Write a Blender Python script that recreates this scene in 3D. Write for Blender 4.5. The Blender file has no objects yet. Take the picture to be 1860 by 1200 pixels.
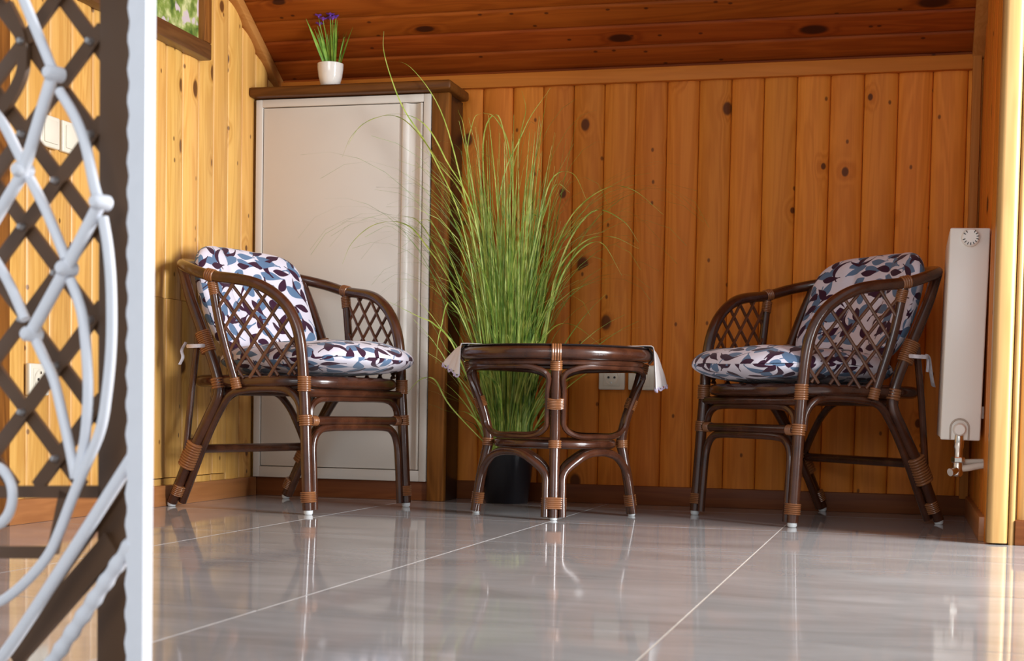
import bpy, bmesh, math, random
from mathutils import Vector, Matrix
random.seed(7)
PI = math.pi
S = bpy.context.scene
COL = S.collection

# ------------------------------------------------------------------ camera, world, lights
cd = bpy.data.cameras.new('camera')
cam = bpy.data.objects.new('camera', cd)
COL.objects.link(cam)
R_ = Vector((0.966, 0.257, 0.018)); F_ = Vector((-0.256, 0.965, -0.0484)).normalized()
YAW, PITCH, ROLL = 0.2592, -0.0484, 0.0178
fw = Vector((-math.sin(YAW)*math.cos(PITCH), math.cos(YAW)*math.cos(PITCH), math.sin(PITCH)))
r0 = Vector((math.cos(YAW), math.sin(YAW), 0)); u0 = r0.cross(fw)
rr = math.cos(ROLL)*r0 + math.sin(ROLL)*u0
uu = -math.sin(ROLL)*r0 + math.cos(ROLL)*u0
M = Matrix.Identity(4)
for i in range(3):
    M[i][0] = rr[i]; M[i][1] = uu[i]; M[i][2] = -fw[i]
M[0][3], M[1][3], M[2][3] = 0, 0, 0.303
cam.matrix_world = M
cd.sensor_width = 36.0; cd.sensor_fit = 'HORIZONTAL'
cd.lens = 2702.7/1860*36
cd.shift_x = (930-931.22)/1860; cd.shift_y = (866.93-600)/1860
cd.clip_start = 0.05; cd.clip_end = 60
cd.dof.use_dof = True; cd.dof.focus_distance = 4.1; cd.dof.aperture_fstop = 9.0
S.camera = cam

w = bpy.data.worlds.new('world'); S.world = w; w.use_nodes = True
bg = w.node_tree.nodes['Background']
bg.inputs[0].default_value = (0.90, 0.95, 1.0, 1); bg.inputs[1].default_value = 0.26

def area(name, loc, target, sx, sy, power, color):
    l = bpy.data.lights.new(name, 'AREA'); l.shape = 'RECTANGLE'; l.size = sx; l.size_y = sy
    l.energy = power; l.color = color
    o = bpy.data.objects.new(name, l); COL.objects.link(o)
    o.location = loc
    o.rotation_euler = (Vector(target)-Vector(loc)).to_track_quat('-Z', 'Y').to_euler()
    return o
# daylight through the balcony door on the right, and an added front fill lamp behind the camera
area('door_daylight', (1.75, 2.85, 1.05), (-1.2, 4.15, 1.05), 0.8, 1.3, 90, (0.92, 0.96, 1.0))
area('front_fill', (-0.6, -2.2, 1.7), (-1.0, 4.0, 0.3), 2.4, 1.4, 27, (0.90, 0.95, 1.0))

S.view_settings.view_transform = 'Standard'
S.view_settings.look = 'None'
S.view_settings.exposure = 0.95
S.view_settings.gamma = 1.0
S.view_settings.use_curve_mapping = False

# ------------------------------------------------------------------ mesh helpers
class MB:
    def __init__(s): s.v = []; s.f = []; s.uv = []
    def add(s, vs, fs):
        b = len(s.v); s.v += [tuple(v) for v in vs]; s.f += [tuple(i+b for i in f) for f in fs]
        return s
    def box(s, x0, x1, y0, y1, z0, z1):
        return s.add([(x0,y0,z0),(x1,y0,z0),(x1,y1,z0),(x0,y1,z0),(x0,y0,z1),(x1,y0,z1),(x1,y1,z1),(x0,y1,z1)],
              [(3,2,1,0),(4,5,6,7),(0,1,5,4),(1,2,6,5),(2,3,7,6),(3,0,4,7)])
    def mesh(s, name, mat=None, smooth=True, bevel=0.0, segs=2):
        me = bpy.data.meshes.new(name)
        me.from_pydata(s.v, [], s.f)
        if bevel > 0:
            bm = bmesh.new(); bm.from_mesh(me)
            bmesh.ops.bevel(bm, geom=list(bm.edges), offset=bevel, segments=segs, affect='EDGES', profile=0.5)
            bm.to_mesh(me); bm.free()
        me.polygons.foreach_set('use_smooth', [smooth]*len(me.polygons))
        if smooth:
            try: me.set_sharp_from_angle(angle=math.radians(40))
            except Exception: pass
        if mat: me.materials.append(mat)
        me.update()
        return me
    def build(s, name, mat=None, parent=None, smooth=True, bevel=0.0, segs=2):
        return link(name, s.mesh(name, mat, smooth, bevel, segs), parent)

def link(name, me, parent=None, loc=None, rot=None):
    o = bpy.data.objects.new(name, me); COL.objects.link(o)
    if parent is not None: o.parent = parent
    if loc is not None: o.location = loc
    if rot is not None: o.rotation_euler = rot
    return o
def tag(o, label=None, cat=None, group=None, kind=None):
    if label: o['label'] = label
    if cat: o['category'] = cat
    if group: o['group'] = group
    if kind: o['kind'] = kind
    return o
def thing(name, label, cat, loc=(0,0,0), rz=0, group=None):
    o = link(name, None, None, loc, (0,0,rz))
    return tag(o, label, cat, group)
def cat_rom(P, n=6, closed=False):
    P = [Vector(p) for p in P]; out = []
    N = len(P)
    rng = N if closed else N-1
    for i in range(rng):
        if closed: a, b, c, d = P[(i-1)%N], P[i], P[(i+1)%N], P[(i+2)%N]
        else:
            b, c = P[i], P[i+1]
            a = P[i-1] if i > 0 else b*2-c
            d = P[i+2] if i+2 < N else c*2-b
        # centripetal-ish
        for k in range(n):
            t = k/n
            out.append(0.5*((2*b)+(c-a)*t+(2*a-5*b+4*c-d)*t*t+(3*b-a-3*c+d)*t*t*t))
    if not closed: out.append(P[-1])
    return out
def frames(P, closed=False, up=None):
    n = len(P); T = []
    for i in range(n):
        if closed: t = P[(i+1)%n]-P[(i-1)%n]
        else: t = P[min(i+1,n-1)]-P[max(i-1,0)]
        T.append(t.normalized())
    if up is not None:
        N0 = Vector(up)
    else:
        N0 = Vector((0,0,1)) if abs(T[0].z) < 0.9 else Vector((1,0,0))
    out = []; N = N0
    for t in T:
        if up is not None: N = Vector(up)
        N = (N - t*N.dot(t))
        if N.length < 1e-6: N = t.orthogonal()
        N.normalize()
        out.append((t, N, t.cross(N)))
    return out
def tube(mb, P, r, seg=10, closed=False, up=None, r2=None, rect=False):
    """sweep; r may be number or list; r2 = second radius (along binormal)"""
    P = [Vector(p) for p in P]
    fr = frames(P, closed, up); n = len(P); b = len(mb.v)
    for i in range(n):
        ra = r[i] if isinstance(r, (list, tuple)) else r
        rb = ra if r2 is None else (r2[i] if isinstance(r2, (list, tuple)) else r2)
        t, N, B = fr[i]
        if rect:
            for (cx, cy) in ((-1,-1),(1,-1),(1,1),(-1,1)):
                mb.v.append(tuple(P[i]+N*ra*cx+B*rb*cy))
        else:
            for k in range(seg):
                a = 2*PI*k/seg
                mb.v.append(tuple(P[i]+N*ra*math.cos(a)+B*rb*math.sin(a)))
    sg = 4 if rect else seg
    for i in range(n if closed else n-1):
        j = (i+1) % n
        for k in range(sg):
            l = (k+1) % sg
            mb.f.append((b+i*sg+k, b+i*sg+l, b+j*sg+l, b+j*sg+k))
    if not closed:
        mb.f.append(tuple(b+k for k in reversed(range(sg))))
        mb.f.append(tuple(b+(n-1)*sg+k for k in range(sg)))
    return mb
def lathe(mb, prof, c=(0,0,0), seg=24, axis='z'):
    b = len(mb.v); n = len(prof)
    for (r, z) in prof:
        for k in range(seg):
            a = 2*PI*k/seg
            x, y = r*math.cos(a), r*math.sin(a)
            if axis == 'z': mb.v.append((c[0]+x, c[1]+y, c[2]+z))
            elif axis == 'y': mb.v.append((c[0]+x, c[1]+z, c[2]+y))
            else: mb.v.append((c[0]+z, c[1]+x, c[2]+y))
    for i in range(n-1):
        for k in range(seg):
            l = (k+1) % seg
            mb.f.append((b+i*seg+k, b+i*seg+l, b+(i+1)*seg+l, b+(i+1)*seg+k))
    return mb
def wrap(P0, P1, ra, rb=None, up=None, turns=8, seg=14):
    """a coil of cane binding: ridged sleeve from P0 to P1"""
    P0, P1 = Vector(P0), Vector(P1); rb = ra if rb is None else rb
    pts, A, B = [], [], []
    for i in range(turns):
        for (t, k) in ((0.02, 0.88), (0.22, 0.99), (0.5, 1.02), (0.78, 0.99), (0.98, 0.88)):
            pts.append(P0.lerp(P1, (i+t)/turns)); A.append(ra*k); B.append(rb*k)
    mb = MB(); tube(mb, pts, A, seg, up=up, r2=B)
    return mb

# ------------------------------------------------------------------ materials
def nmat(name):
    m = bpy.data.materials.new(name); m.use_nodes = True
    nt = m.node_tree
    return m, nt, nt.nodes['Principled BSDF']
def nd(nt, t, **kw):
    n = nt.nodes.new(t)
    for k, v in kw.items():
        if k.startswith('i_'): n.inputs[k[2:]].default_value = v
        else: setattr(n, k, v)
    return n
def simple(name, col, rough=0.5, metal=0.0, var=0.06, scale=30, coat=0.0, bump=0.0, spec=0.5):
    m, nt, p = nmat(name)
    tc = nd(nt, 'ShaderNodeTexCoord'); nz = nd(nt, 'ShaderNodeTexNoise')
    nz.inputs['Scale'].default_value = scale; nz.inputs['Detail'].default_value = 4
    nt.links.new(tc.outputs['Object'], nz.inputs['Vector'])
    mx = nd(nt, 'ShaderNodeMix', data_type='RGBA')
    mx.inputs[6].default_value = tuple(c*(1-var) for c in col)+(1,)
    mx.inputs[7].default_value = tuple(min(1, c*(1+var)) for c in col)+(1,)
    nt.links.new(nz.outputs['Fac'], mx.inputs[0])
    nt.links.new(mx.outputs[2], p.inputs['Base Color'])
    p.inputs['Roughness'].default_value = rough; p.inputs['Metallic'].default_value = metal
    p.inputs['Coat Weight'].default_value = coat; p.inputs['Coat Roughness'].default_value = 0.12
    p.inputs['Specular IOR Level'].default_value = spec
    if bump > 0:
        b = nd(nt, 'ShaderNodeBump'); b.inputs['Strength'].default_value = bump; b.inputs['Distance'].default_value = 0.002
        nt.links.new(nz.outputs['Fac'], b.inputs['Height']); nt.links.new(b.outputs[0], p.inputs['Normal'])
    return m
def math_(nt, op, a, b=None, c=None):
    n = nd(nt, 'ShaderNodeMath', operation=op)
    for i, x in enumerate((a, b, c)):
        if x is None: continue
        if isinstance(x, (int, float)): n.inputs[i].default_value = x
        else: nt.links.new(x, n.inputs[i])
    return n.outputs[0]
def wood(name, light, dark, knot=(0.09, 0.025, 0.008), axis='z', rough=0.36, knots=1.0, vary=0.13, coat=0.10, seed=0.0, spec=0.4, kel=6.0):
    """pine board: grain along the local axis, growth rings, big and pin knots"""
    m, nt, p = nmat(name); L = nt.links
    tc = nd(nt, 'ShaderNodeTexCoord'); oi = nd(nt, 'ShaderNodeObjectInfo')
    off = nd(nt, 'ShaderNodeCombineXYZ')
    rnd = math_(nt, 'ADD', oi.outputs['Random'], seed)
    L.new(math_(nt, 'MULTIPLY', rnd, 13.7), off.inputs[0]); L.new(math_(nt, 'MULTIPLY', rnd, 5.3), off.inputs[1]); L.new(math_(nt, 'MULTIPLY', rnd, 37.1), off.inputs[2])
    add = nd(nt, 'ShaderNodeVectorMath', operation='ADD'); L.new(tc.outputs['Object'], add.inputs[0]); L.new(off.outputs[0], add.inputs[1])
    co = add.outputs[0]
    def scaled(sa, sb):
        mp = nd(nt, 'ShaderNodeMapping')
        sc = {'z': (sb, sb, sa), 'x': (sa, sb, sb), 'y': (sb, sa, sb)}[axis]
        mp.inputs['Scale'].default_value = sc
        L.new(co, mp.inputs['Vector']); return mp.outputs[0]
    # knots: big
    sx = nd(nt, 'ShaderNodeSeparateXYZ'); L.new(co, sx.inputs[0])
    al = sx.outputs[{'x': 0, 'y': 1, 'z': 2}[axis]]; ac = sx.outputs[{'x': 2, 'y': 2, 'z': 0}[axis]]
    def flat2(sa, sb):
        cb_ = nd(nt, 'ShaderNodeCombineXYZ'); L.new(math_(nt, 'MULTIPLY', ac, sb), cb_.inputs[0]); L.new(math_(nt, 'MULTIPLY', al, sa), cb_.inputs[1])
        return cb_.outputs[0]
    vo = nd(nt, 'ShaderNodeTexVoronoi', feature='F1', voronoi_dimensions='2D'); vo.inputs['Scale'].default_value = 1.0
    L.new(flat2(kel, 8.5), vo.inputs['Vector'])
    sel = nd(nt, 'ShaderNodeSeparateColor'); L.new(vo.outputs['Color'], sel.inputs[0])
    has = math_(nt, 'GREATER_THAN', sel.outputs[0], 1.0-0.11*knots)
    size = math_(nt, 'MULTIPLY_ADD', sel.outputs[1], 0.12, 0.045)
    kb = nd(nt, 'ShaderNodeMapRange', interpolation_type='SMOOTHSTEP'); kb.inputs[3].default_value = 1; kb.inputs[4].default_value = 0
    L.new(vo.outputs['Distance'], kb.inputs[0]); L.new(math_(nt, 'MULTIPLY', size, 0.75), kb.inputs[1]); L.new(math_(nt, 'MULTIPLY', size, 1.25), kb.inputs[2])
    big = math_(nt, 'MULTIPLY', kb.outputs[0], has)
    hal = nd(nt, 'ShaderNodeMapRange', interpolation_type='SMOOTHSTEP'); hal.inputs[3].default_value = 1; hal.inputs[4].default_value = 0
    L.new(vo.outputs['Distance'], hal.inputs[0]); hal.inputs[1].default_value = 0.05; hal.inputs[2].default_value = 0.34
    halo = math_(nt, 'MULTIPLY', hal.outputs[0], has)
    # pin knots
    v2 = nd(nt, 'ShaderNodeTexVoronoi', feature='F1', voronoi_dimensions='2D'); v2.inputs['Scale'].default_value = 1.0
    L.new(flat2(11.0, 17.0), v2.inputs['Vector'])
    s2 = nd(nt, 'ShaderNodeSeparateColor'); L.new(v2.outputs['Color'], s2.inputs[0])
    h2 = math_(nt, 'GREATER_THAN', s2.outputs[0], 1.0-0.10*knots)
    k2 = nd(nt, 'ShaderNodeMapRange', interpolation_type='SMOOTHSTEP'); k2.inputs[1].default_value = 0.04; k2.inputs[2].default_value = 0.10; k2.inputs[3].default_value = 1; k2.inputs[4].default_value = 0
    L.new(v2.outputs['Distance'], k2.inputs[0])
    pin = math_(nt, 'MULTIPLY', k2.outputs[0], h2)
    kn = math_(nt, 'MAXIMUM', big, math_(nt, 'MULTIPLY', pin, 0.85))
    # grain: stretched noise, bands bend round the knots
    n1 = nd(nt, 'ShaderNodeTexNoise'); n1.inputs['Scale'].default_value = 1.0; n1.inputs['Detail'].default_value = 3; n1.inputs['Distortion'].default_value = 0.6
    L.new(scaled(1.1, 14.0), n1.inputs['Vector'])
    ph = math_(nt, 'MULTIPLY_ADD', n1.outputs['Fac'], 46.0, math_(nt, 'MULTIPLY', halo, 9.0))
    ring = math_(nt, 'MULTIPLY_ADD', math_(nt, 'SINE', ph), 0.5, 0.5)
    n2 = nd(nt, 'ShaderNodeTexNoise'); n2.inputs['Scale'].default_value = 1.0; n2.inputs['Detail'].default_value = 6
    L.new(scaled(4.0, 160.0), n2.inputs['Vector'])
    g = math_(nt, 'ADD', math_(nt, 'MULTIPLY', ring, 0.34), math_(nt, 'MULTIPLY', n2.outputs['Fac'], 0.55))
    g = math_(nt, 'ADD', g, math_(nt, 'MULTIPLY', halo, 0.28))
    cr = nd(nt, 'ShaderNodeMapRange'); cr.inputs[1].default_value = 0.2; cr.inputs[2].default_value = 0.95
    L.new(g, cr.inputs[0])
    mx = nd(nt, 'ShaderNodeMix', data_type='RGBA'); mx.inputs[6].default_value = light+(1,); mx.inputs[7].default_value = dark+(1,)
    L.new(cr.outputs[0], mx.inputs[0])
    hsv = nd(nt, 'ShaderNodeHueSaturation')
    L.new(math_(nt, 'MULTIPLY_ADD', oi.outputs['Random'], vary*2, 1-vary), hsv.inputs['Value'])
    fr = math_(nt, 'FRACT', math_(nt, 'MULTIPLY', oi.outputs['Random'], 7.77))
    L.new(math_(nt, 'MULTIPLY_ADD', fr, 0.006, 0.497), hsv.inputs['Hue'])
    L.new(mx.outputs[2], hsv.inputs['Color'])
    m2 = nd(nt, 'ShaderNodeMix', data_type='RGBA'); m2.inputs[7].default_value = knot+(1,)
    L.new(math_(nt, 'MULTIPLY', kn, 0.9), m2.inputs[0]); L.new(hsv.outputs[0], m2.inputs[6])
    L.new(m2.outputs[2], p.inputs['Base Color'])
    p.inputs['Roughness'].default_value = rough; p.inputs['Coat Weight'].default_value = coat; p.inputs['Coat Roughness'].default_value = 0.25; p.inputs['Specular IOR Level'].default_value = spec
    bu = nd(nt, 'ShaderNodeBump'); bu.inputs['Strength'].default_value = 0.12; bu.inputs['Distance'].default_value = 0.001
    L.new(n2.outputs['Fac'], bu.inputs['Height']); L.new(bu.outputs[0], p.inputs['Normal'])
    return m

M_PINE_L = wood('pine_honey', (0.76, 0.43, 0.115), (0.56, 0.26, 0.05), knots=2.0, spec=0.3)
M_PINE_B = wood('pine_shaded', (0.74, 0.245, 0.032), (0.55, 0.150, 0.014), knots=1.2, seed=0.37, spec=0.14, coat=0.0, rough=0.5)  # same pine, alcove shade painted in as a redder, deeper tone
M_PINE_C = wood('pine_red_shaded', (0.36, 0.078, 0.009), (0.21, 0.036, 0.004), knot=(0.035,0.009,0.004), knots=2.2, seed=0.71, spec=0.12, coat=0.0, rough=0.5, kel=3.6)  # ceiling shade painted into the pine as dark red-brown
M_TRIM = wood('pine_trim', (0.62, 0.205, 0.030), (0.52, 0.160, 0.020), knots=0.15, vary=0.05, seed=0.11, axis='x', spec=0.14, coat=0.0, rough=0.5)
M_JAMB = wood('pine_jamb', (0.50, 0.285, 0.10), (0.37, 0.195, 0.06), knots=0.02, vary=0.04, seed=0.5)
M_BASE = wood('mahogany_stain_shaded', (0.20, 0.062, 0.016), (0.13, 0.036, 0.009), knots=0.1, vary=0.05, axis='x', rough=0.5, coat=0.0, spec=0.2)  # darker copy of the baseboard stain, shade painted in
M_BASEY = wood('mahogany_stain_lit', (0.42, 0.17, 0.052), (0.30, 0.11, 0.032), knots=0.1, vary=0.05, axis='y', rough=0.4)  # lighter copy of the same stain, window light painted in
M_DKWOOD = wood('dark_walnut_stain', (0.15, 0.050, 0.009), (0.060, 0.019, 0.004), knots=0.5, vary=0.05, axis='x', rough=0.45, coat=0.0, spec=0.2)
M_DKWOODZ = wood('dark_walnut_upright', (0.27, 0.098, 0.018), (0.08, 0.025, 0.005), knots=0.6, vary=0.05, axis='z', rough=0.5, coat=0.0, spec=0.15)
M_GROUT = simple('cream_grout', (0.66, 0.60, 0.52), 0.8, var=0.1)
M_WHITE = simple('cream_white_lacquer', (0.70, 0.635, 0.56), 0.35, var=0.02, scale=4, spec=0.4)
M_PLASTIC = simple('ivory_plastic', (0.74, 0.68, 0.55), 0.3, var=0.02)
M_RAD = simple('radiator_enamel', (0.80, 0.74, 0.66), 0.3, var=0.02, scale=4)
M_DARK = simple('dark_print', (0.03, 0.03, 0.03), 0.6)
M_CHROME = simple('chrome', (0.72, 0.66, 0.58), 0.18, metal=1.0, var=0.03)
M_WPIPE = simple('white_pipe', (0.72, 0.66, 0.56), 0.35, var=0.03)
M_BLACKPOT = simple('black_gloss_plastic', (0.008, 0.008, 0.011), 0.28, var=0.2)
M_SOIL = simple('potting_soil', (0.03, 0.02, 0.012), 0.9, var=0.5, scale=120)
M_CERAM = simple('white_glazed_ceramic', (0.80, 0.74, 0.67), 0.12, var=0.01, coat=0.5)
M_GLASS = simple('dark_smoked_glass', (0.02, 0.02, 0.022), 0.05, var=0.05)
M_PALE = simple('pale_grey_steel_paint', (0.88, 0.90, 0.96), 0.38, var=0.04, scale=60)
M_BROWN = simple('brown_shaded_steel', (0.105, 0.052, 0.024), 0.5, var=0.12, scale=12)  # brown paints the shaded faces of the pale steel
M_RIVET = simple('rivet_steel', (0.55, 0.55, 0.56), 0.3, metal=0.9)
M_GLIDE = simple('clear_plastic_glide', (0.72, 0.74, 0.74), 0.25)
M_LACE = simple('white_lace_cloth', (0.80, 0.75, 0.72), 0.9, var=0.08, scale=400)
M_PURPLE = simple('purple_petals', (0.20, 0.06, 0.46), 0.6, var=0.3, scale=200)

def rattan(name, a, b, rough=0.24):
    m, nt, p = nmat(name); L = nt.links
    tc = nd(nt, 'ShaderNodeTexCoord'); n = nd(nt, 'ShaderNodeTexNoise'); n.inputs['Scale'].default_value = 22; n.inputs['Detail'].default_value = 5
    L.new(tc.outputs['Object'], n.inputs['Vector'])
    n2 = nd(nt, 'ShaderNodeTexNoise'); n2.inputs['Scale'].default_value = 240; n2.inputs['Detail'].default_value = 2
    L.new(tc.outputs['Object'], n2.inputs['Vector'])
    f = math_(nt, 'MULTIPLY_ADD', n2.outputs['Fac'], 0.35, math_(nt, 'MULTIPLY_ADD', n.outputs['Fac'], 1.8, -0.6))
    cl = nd(nt, 'ShaderNodeClamp'); L.new(f, cl.inputs[0])
    mx = nd(nt, 'ShaderNodeMix', data_type='RGBA'); mx.inputs[6].default_value = a+(1,); mx.inputs[7].default_value = b+(1,)
    L.new(cl.outputs[0], mx.inputs[0]); L.new(mx.outputs[2], p.inputs['Base Color'])
    p.inputs['Roughness'].default_value = rough; p.inputs['Coat Weight'].default_value = 0.4; p.inputs['Coat Roughness'].default_value = 0.12
    return m
M_CANE = rattan('dark_stained_rattan', (0.034, 0.010, 0.005), (0.095, 0.031, 0.014))
M_BIND = rattan('rattan_binding', (0.20, 0.068, 0.022), (0.33, 0.13, 0.045), 0.30)
M_STRIP = rattan('rattan_lattice_strip', (0.065, 0.022, 0.010), (0.17, 0.062, 0.025), 0.32)

def leaf_green(name, a, b):
    m, nt, p = nmat(name); L = nt.links
    oi = nd(nt, 'ShaderNodeTexCoord'); n = nd(nt, 'ShaderNodeTexNoise'); n.inputs['Scale'].default_value = 34
    L.new(oi.outputs['Object'], n.inputs['Vector'])
    cr = nd(nt, 'ShaderNodeMapRange'); cr.inputs[1].default_value = 0.35; cr.inputs[2].default_value = 0.65
    L.new(n.outputs['Fac'], cr.inputs[0])
    mx = nd(nt, 'ShaderNodeMix', data_type='RGBA'); mx.inputs[6].default_value = a+(1,); mx.inputs[7].default_value = b+(1,)
    L.new(cr.outputs[0], mx.inputs[0]); L.new(mx.outputs[2], p.inputs['Base Color'])
    p.inputs['Roughness'].default_value = 0.4
    return m
M_GRASS = leaf_green('grass_green', (0.24, 0.39, 0.04), (0.58, 0.66, 0.14))
M_GRASS2 = leaf_green('grass_deep_green', (0.08, 0.19, 0.02), (0.28, 0.42, 0.07))
M_LEAF = leaf_green('iris_leaf_green', (0.11, 0.26, 0.025), (0.26, 0.44, 0.06))

def floor_tile_mat():
    m, nt, p = nmat('polished_grey_tile'); L = nt.links
    tc = nd(nt, 'ShaderNodeTexCoord'); oi = nd(nt, 'ShaderNodeObjectInfo')
    off = nd(nt, 'ShaderNodeCombineXYZ'); L.new(math_(nt, 'MULTIPLY', oi.outputs['Random'], 31.0), off.inputs[0]); L.new(math_(nt, 'MULTIPLY', oi.outputs['Random'], 17.0), off.inputs[1])
    ad = nd(nt, 'ShaderNodeVectorMath', operation='ADD'); L.new(tc.outputs['Object'], ad.inputs[0]); L.new(off.outputs[0], ad.inputs[1])
    mp = nd(nt, 'ShaderNodeMapping'); mp.inputs['Scale'].default_value = (2.2, 6.5, 3.0); L.new(ad.outputs[0], mp.inputs['Vector'])
    n = nd(nt, 'ShaderNodeTexNoise'); n.inputs['Scale'].default_value = 1.0; n.inputs['Detail'].default_value = 8; n.inputs['Roughness'].default_value = 0.62; n.inputs['Distortion'].default_value = 0.8
    L.new(mp.outputs[0], n.inputs['Vector'])
    cr = nd(nt, 'ShaderNodeValToRGB'); e = cr.color_ramp.elements
    e[0].position = 0.30; e[0].color = (0.36, 0.34, 0.33, 1); e[1].position = 0.72; e[1].color = (0.56, 0.545, 0.54, 1)
    L.new(n.outputs['Fac'], cr.inputs[0]); L.new(cr.outputs[0], p.inputs['Base Color'])
    p.inputs['Roughness'].default_value = 0.055
    n3 = nd(nt, 'ShaderNodeTexNoise'); n3.inputs['Scale'].default_value = 5.0; L.new(tc.outputs['Object'], n3.inputs['Vector'])
    b = nd(nt, 'ShaderNodeBump'); b.inputs['Strength'].default_value = 0.03; b.inputs['Distance'].default_value = 0.004
    L.new(n3.outputs['Fac'], b.inputs['Height']); L.new(b.outputs[0], p.inputs['Normal'])
    return m
M_TILE = floor_tile_mat()

def fabric_mat():
    """lilac-white cotton printed with plum and slate-blue leaves on thin stems (UV in metres)"""
    m, nt, p = nmat('leaf_print_cotton'); L = nt.links
    uv = nd(nt, 'ShaderNodeUVMap')
    base = (0.72, 0.68, 0.76)
    plum = (0.042, 0.009, 0.028); blue = (0.115, 0.19, 0.31)
    col = None
    prev = nd(nt, 'ShaderNodeRGB'); prev.outputs[0].default_value = base+(1,); prev = prev.outputs[0]
    def layer(prev, cell, ox, oy, Ln, Wd, k, color, prob, stem, a0=0.0, spread=6.28):
        mp = nd(nt, 'ShaderNodeMapping'); mp.inputs['Scale'].default_value = (1/cell, 1/cell, 1); mp.inputs['Location'].default_value = (ox, oy, 0)
        L.new(uv.outputs[0], mp.inputs['Vector'])
        vo = nd(nt, 'ShaderNodeTexVoronoi', voronoi_dimensions='2D'); vo.inputs['Scale'].default_value = 1.0; vo.inputs['Randomness'].default_value = 0.55
        L.new(mp.outputs[0], vo.inputs['Vector'])
        sb = nd(nt, 'ShaderNodeVectorMath', operation='SUBTRACT'); L.new(mp.outputs[0], sb.inputs[0]); L.new(vo.outputs['Position'], sb.inputs[1])
        sc = nd(nt, 'ShaderNodeSeparateColor'); L.new(vo.outputs['Color'], sc.inputs[0])
        ro = nd(nt, 'ShaderNodeVectorRotate', rotation_type='Z_AXIS'); L.new(sb.outputs[0], ro.inputs['Vector'])
        L.new(math_(nt, 'MULTIPLY_ADD', sc.outputs[0], spread, a0), ro.inputs['Angle'])
        xy = nd(nt, 'ShaderNodeSeparateXYZ'); L.new(ro.outputs[0], xy.inputs[0])
        x, y = xy.outputs[0], xy.outputs[1]
        yb = math_(nt, 'ADD', y, math_(nt, 'MULTIPLY', math_(nt, 'MULTIPLY', x, x), k))
        xs = math_(nt, 'DIVIDE', x, Ln)
        # rounded tip, pointed tail
        half = math_(nt, 'MULTIPLY', math_(nt, 'MULTIPLY', math_(nt, 'SUBTRACT', 1.0, math_(nt, 'MULTIPLY', xs, xs)), math_(nt, 'MULTIPLY_ADD', xs, 0.45, 0.8)), Wd)
        inside = math_(nt, 'LESS_THAN', math_(nt, 'ABSOLUTE', yb), half)
        if stem:
            st = math_(nt, 'MULTIPLY', math_(nt, 'LESS_THAN', math_(nt, 'ABSOLUTE', yb), 0.028), math_(nt, 'LESS_THAN', x, 0.0))
            inside = math_(nt, 'MAXIMUM', inside, st)
        inside = math_(nt, 'MULTIPLY', inside, math_(nt, 'LESS_THAN', sc.outputs[1], prob))
        mx = nd(nt, 'ShaderNodeMix', data_type='RGBA'); L.new(inside, mx.inputs[0]); L.new(prev, mx.inputs[6]); mx.inputs[7].default_value = color+(1,)
        return mx.outputs[2]
    prev = layer(prev, 0.085, 5.1, 8.2, 0.46, 0.24, 0.3, blue, 0.65, True)
    prev = layer(prev, 0.125, 3.7, 1.9, 0.47, 0.095, 1.6, plum, 0.9, True)
    prev = layer(prev, 0.092, 0.3, 0.7, 0.46, 0.24, 0.35, blue, 0.85, True)
    prev = layer(prev, 0.078, 9.4, 4.6, 0.46, 0.225, 0.25, plum, 0.92, True)
    L.new(prev, p.inputs['Base Color'])
    p.inputs['Roughness'].default_value = 0.85; p.inputs['Specular IOR Level'].default_value = 0.2
    p.inputs['Sheen Weight'].default_value = 0.15
    n = nd(nt, 'ShaderNodeTexNoise'); n.inputs['Scale'].default_value = 26; L.new(uv.outputs[0], n.inputs['Vector'])
    b = nd(nt, 'ShaderNodeBump'); b.inputs['Strength'].default_value = 0.25; b.inputs['Distance'].default_value = 0.006
    L.new(n.outputs['Fac'], b.inputs['Height']); L.new(b.outputs[0], p.inputs['Normal'])
    return m
M_FABRIC = fabric_mat()

def picture_mat():
    m, nt, p = nmat('garden_print'); L = nt.links
    tc = nd(nt, 'ShaderNodeTexCoord')
    n = nd(nt, 'ShaderNodeTexNoise'); n.inputs['Scale'].default_value = 22; n.inputs['Detail'].default_value = 7; L.new(tc.outputs['Object'], n.inputs['Vector'])
    cr = nd(nt, 'ShaderNodeValToRGB'); e = cr.color_ramp.elements
    e[0].position = 0.35; e[0].color = (0.05, 0.11, 0.02, 1); e[1].position = 0.65; e[1].color = (0.62, 0.62, 0.30, 1)
    x = e.new(0.5); x.color = (0.22, 0.30, 0.06, 1)
    L.new(n.outputs['Fac'], cr.inputs[0])
    n2 = nd(nt, 'ShaderNodeTexNoise'); n2.inputs['Scale'].default_value = 15; L.new(tc.outputs['Object'], n2.inputs['Vector'])
    f = nd(nt, 'ShaderNodeMapRange'); f.inputs[1].default_value = 0.60; f.inputs[2].default_value = 0.64; L.new(n2.outputs['Fac'], f.inputs[0])
    mx = nd(nt, 'ShaderNodeMix', data_type='RGBA'); L.new(f.outputs[0], mx.inputs[0]); L.new(cr.outputs[0], mx.inputs[6]); mx.inputs[7].default_value = (0.60, 0.50, 0.50, 1)
    L.new(mx.outputs[2], p.inputs['Base Color']); p.inputs['Roughness'].default_value = 0.35
    return m
M_PICT = picture_mat()

# ------------------------------------------------------------------ setting
YB, XL, XR = 4.600, -2.045, 0.180          # crests of the panelling
TA = math.tan(math.radians(31)); CA, SA = math.cos(math.radians(31)), math.sin(math.radians(31))
YC, ZC = 4.62, 1.345                       # ceiling springs from the top of the back wall
YJ = 3.625                                 # front edge of the right jamb
def zceil(y): return ZC + (YC-y)*TA

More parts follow.
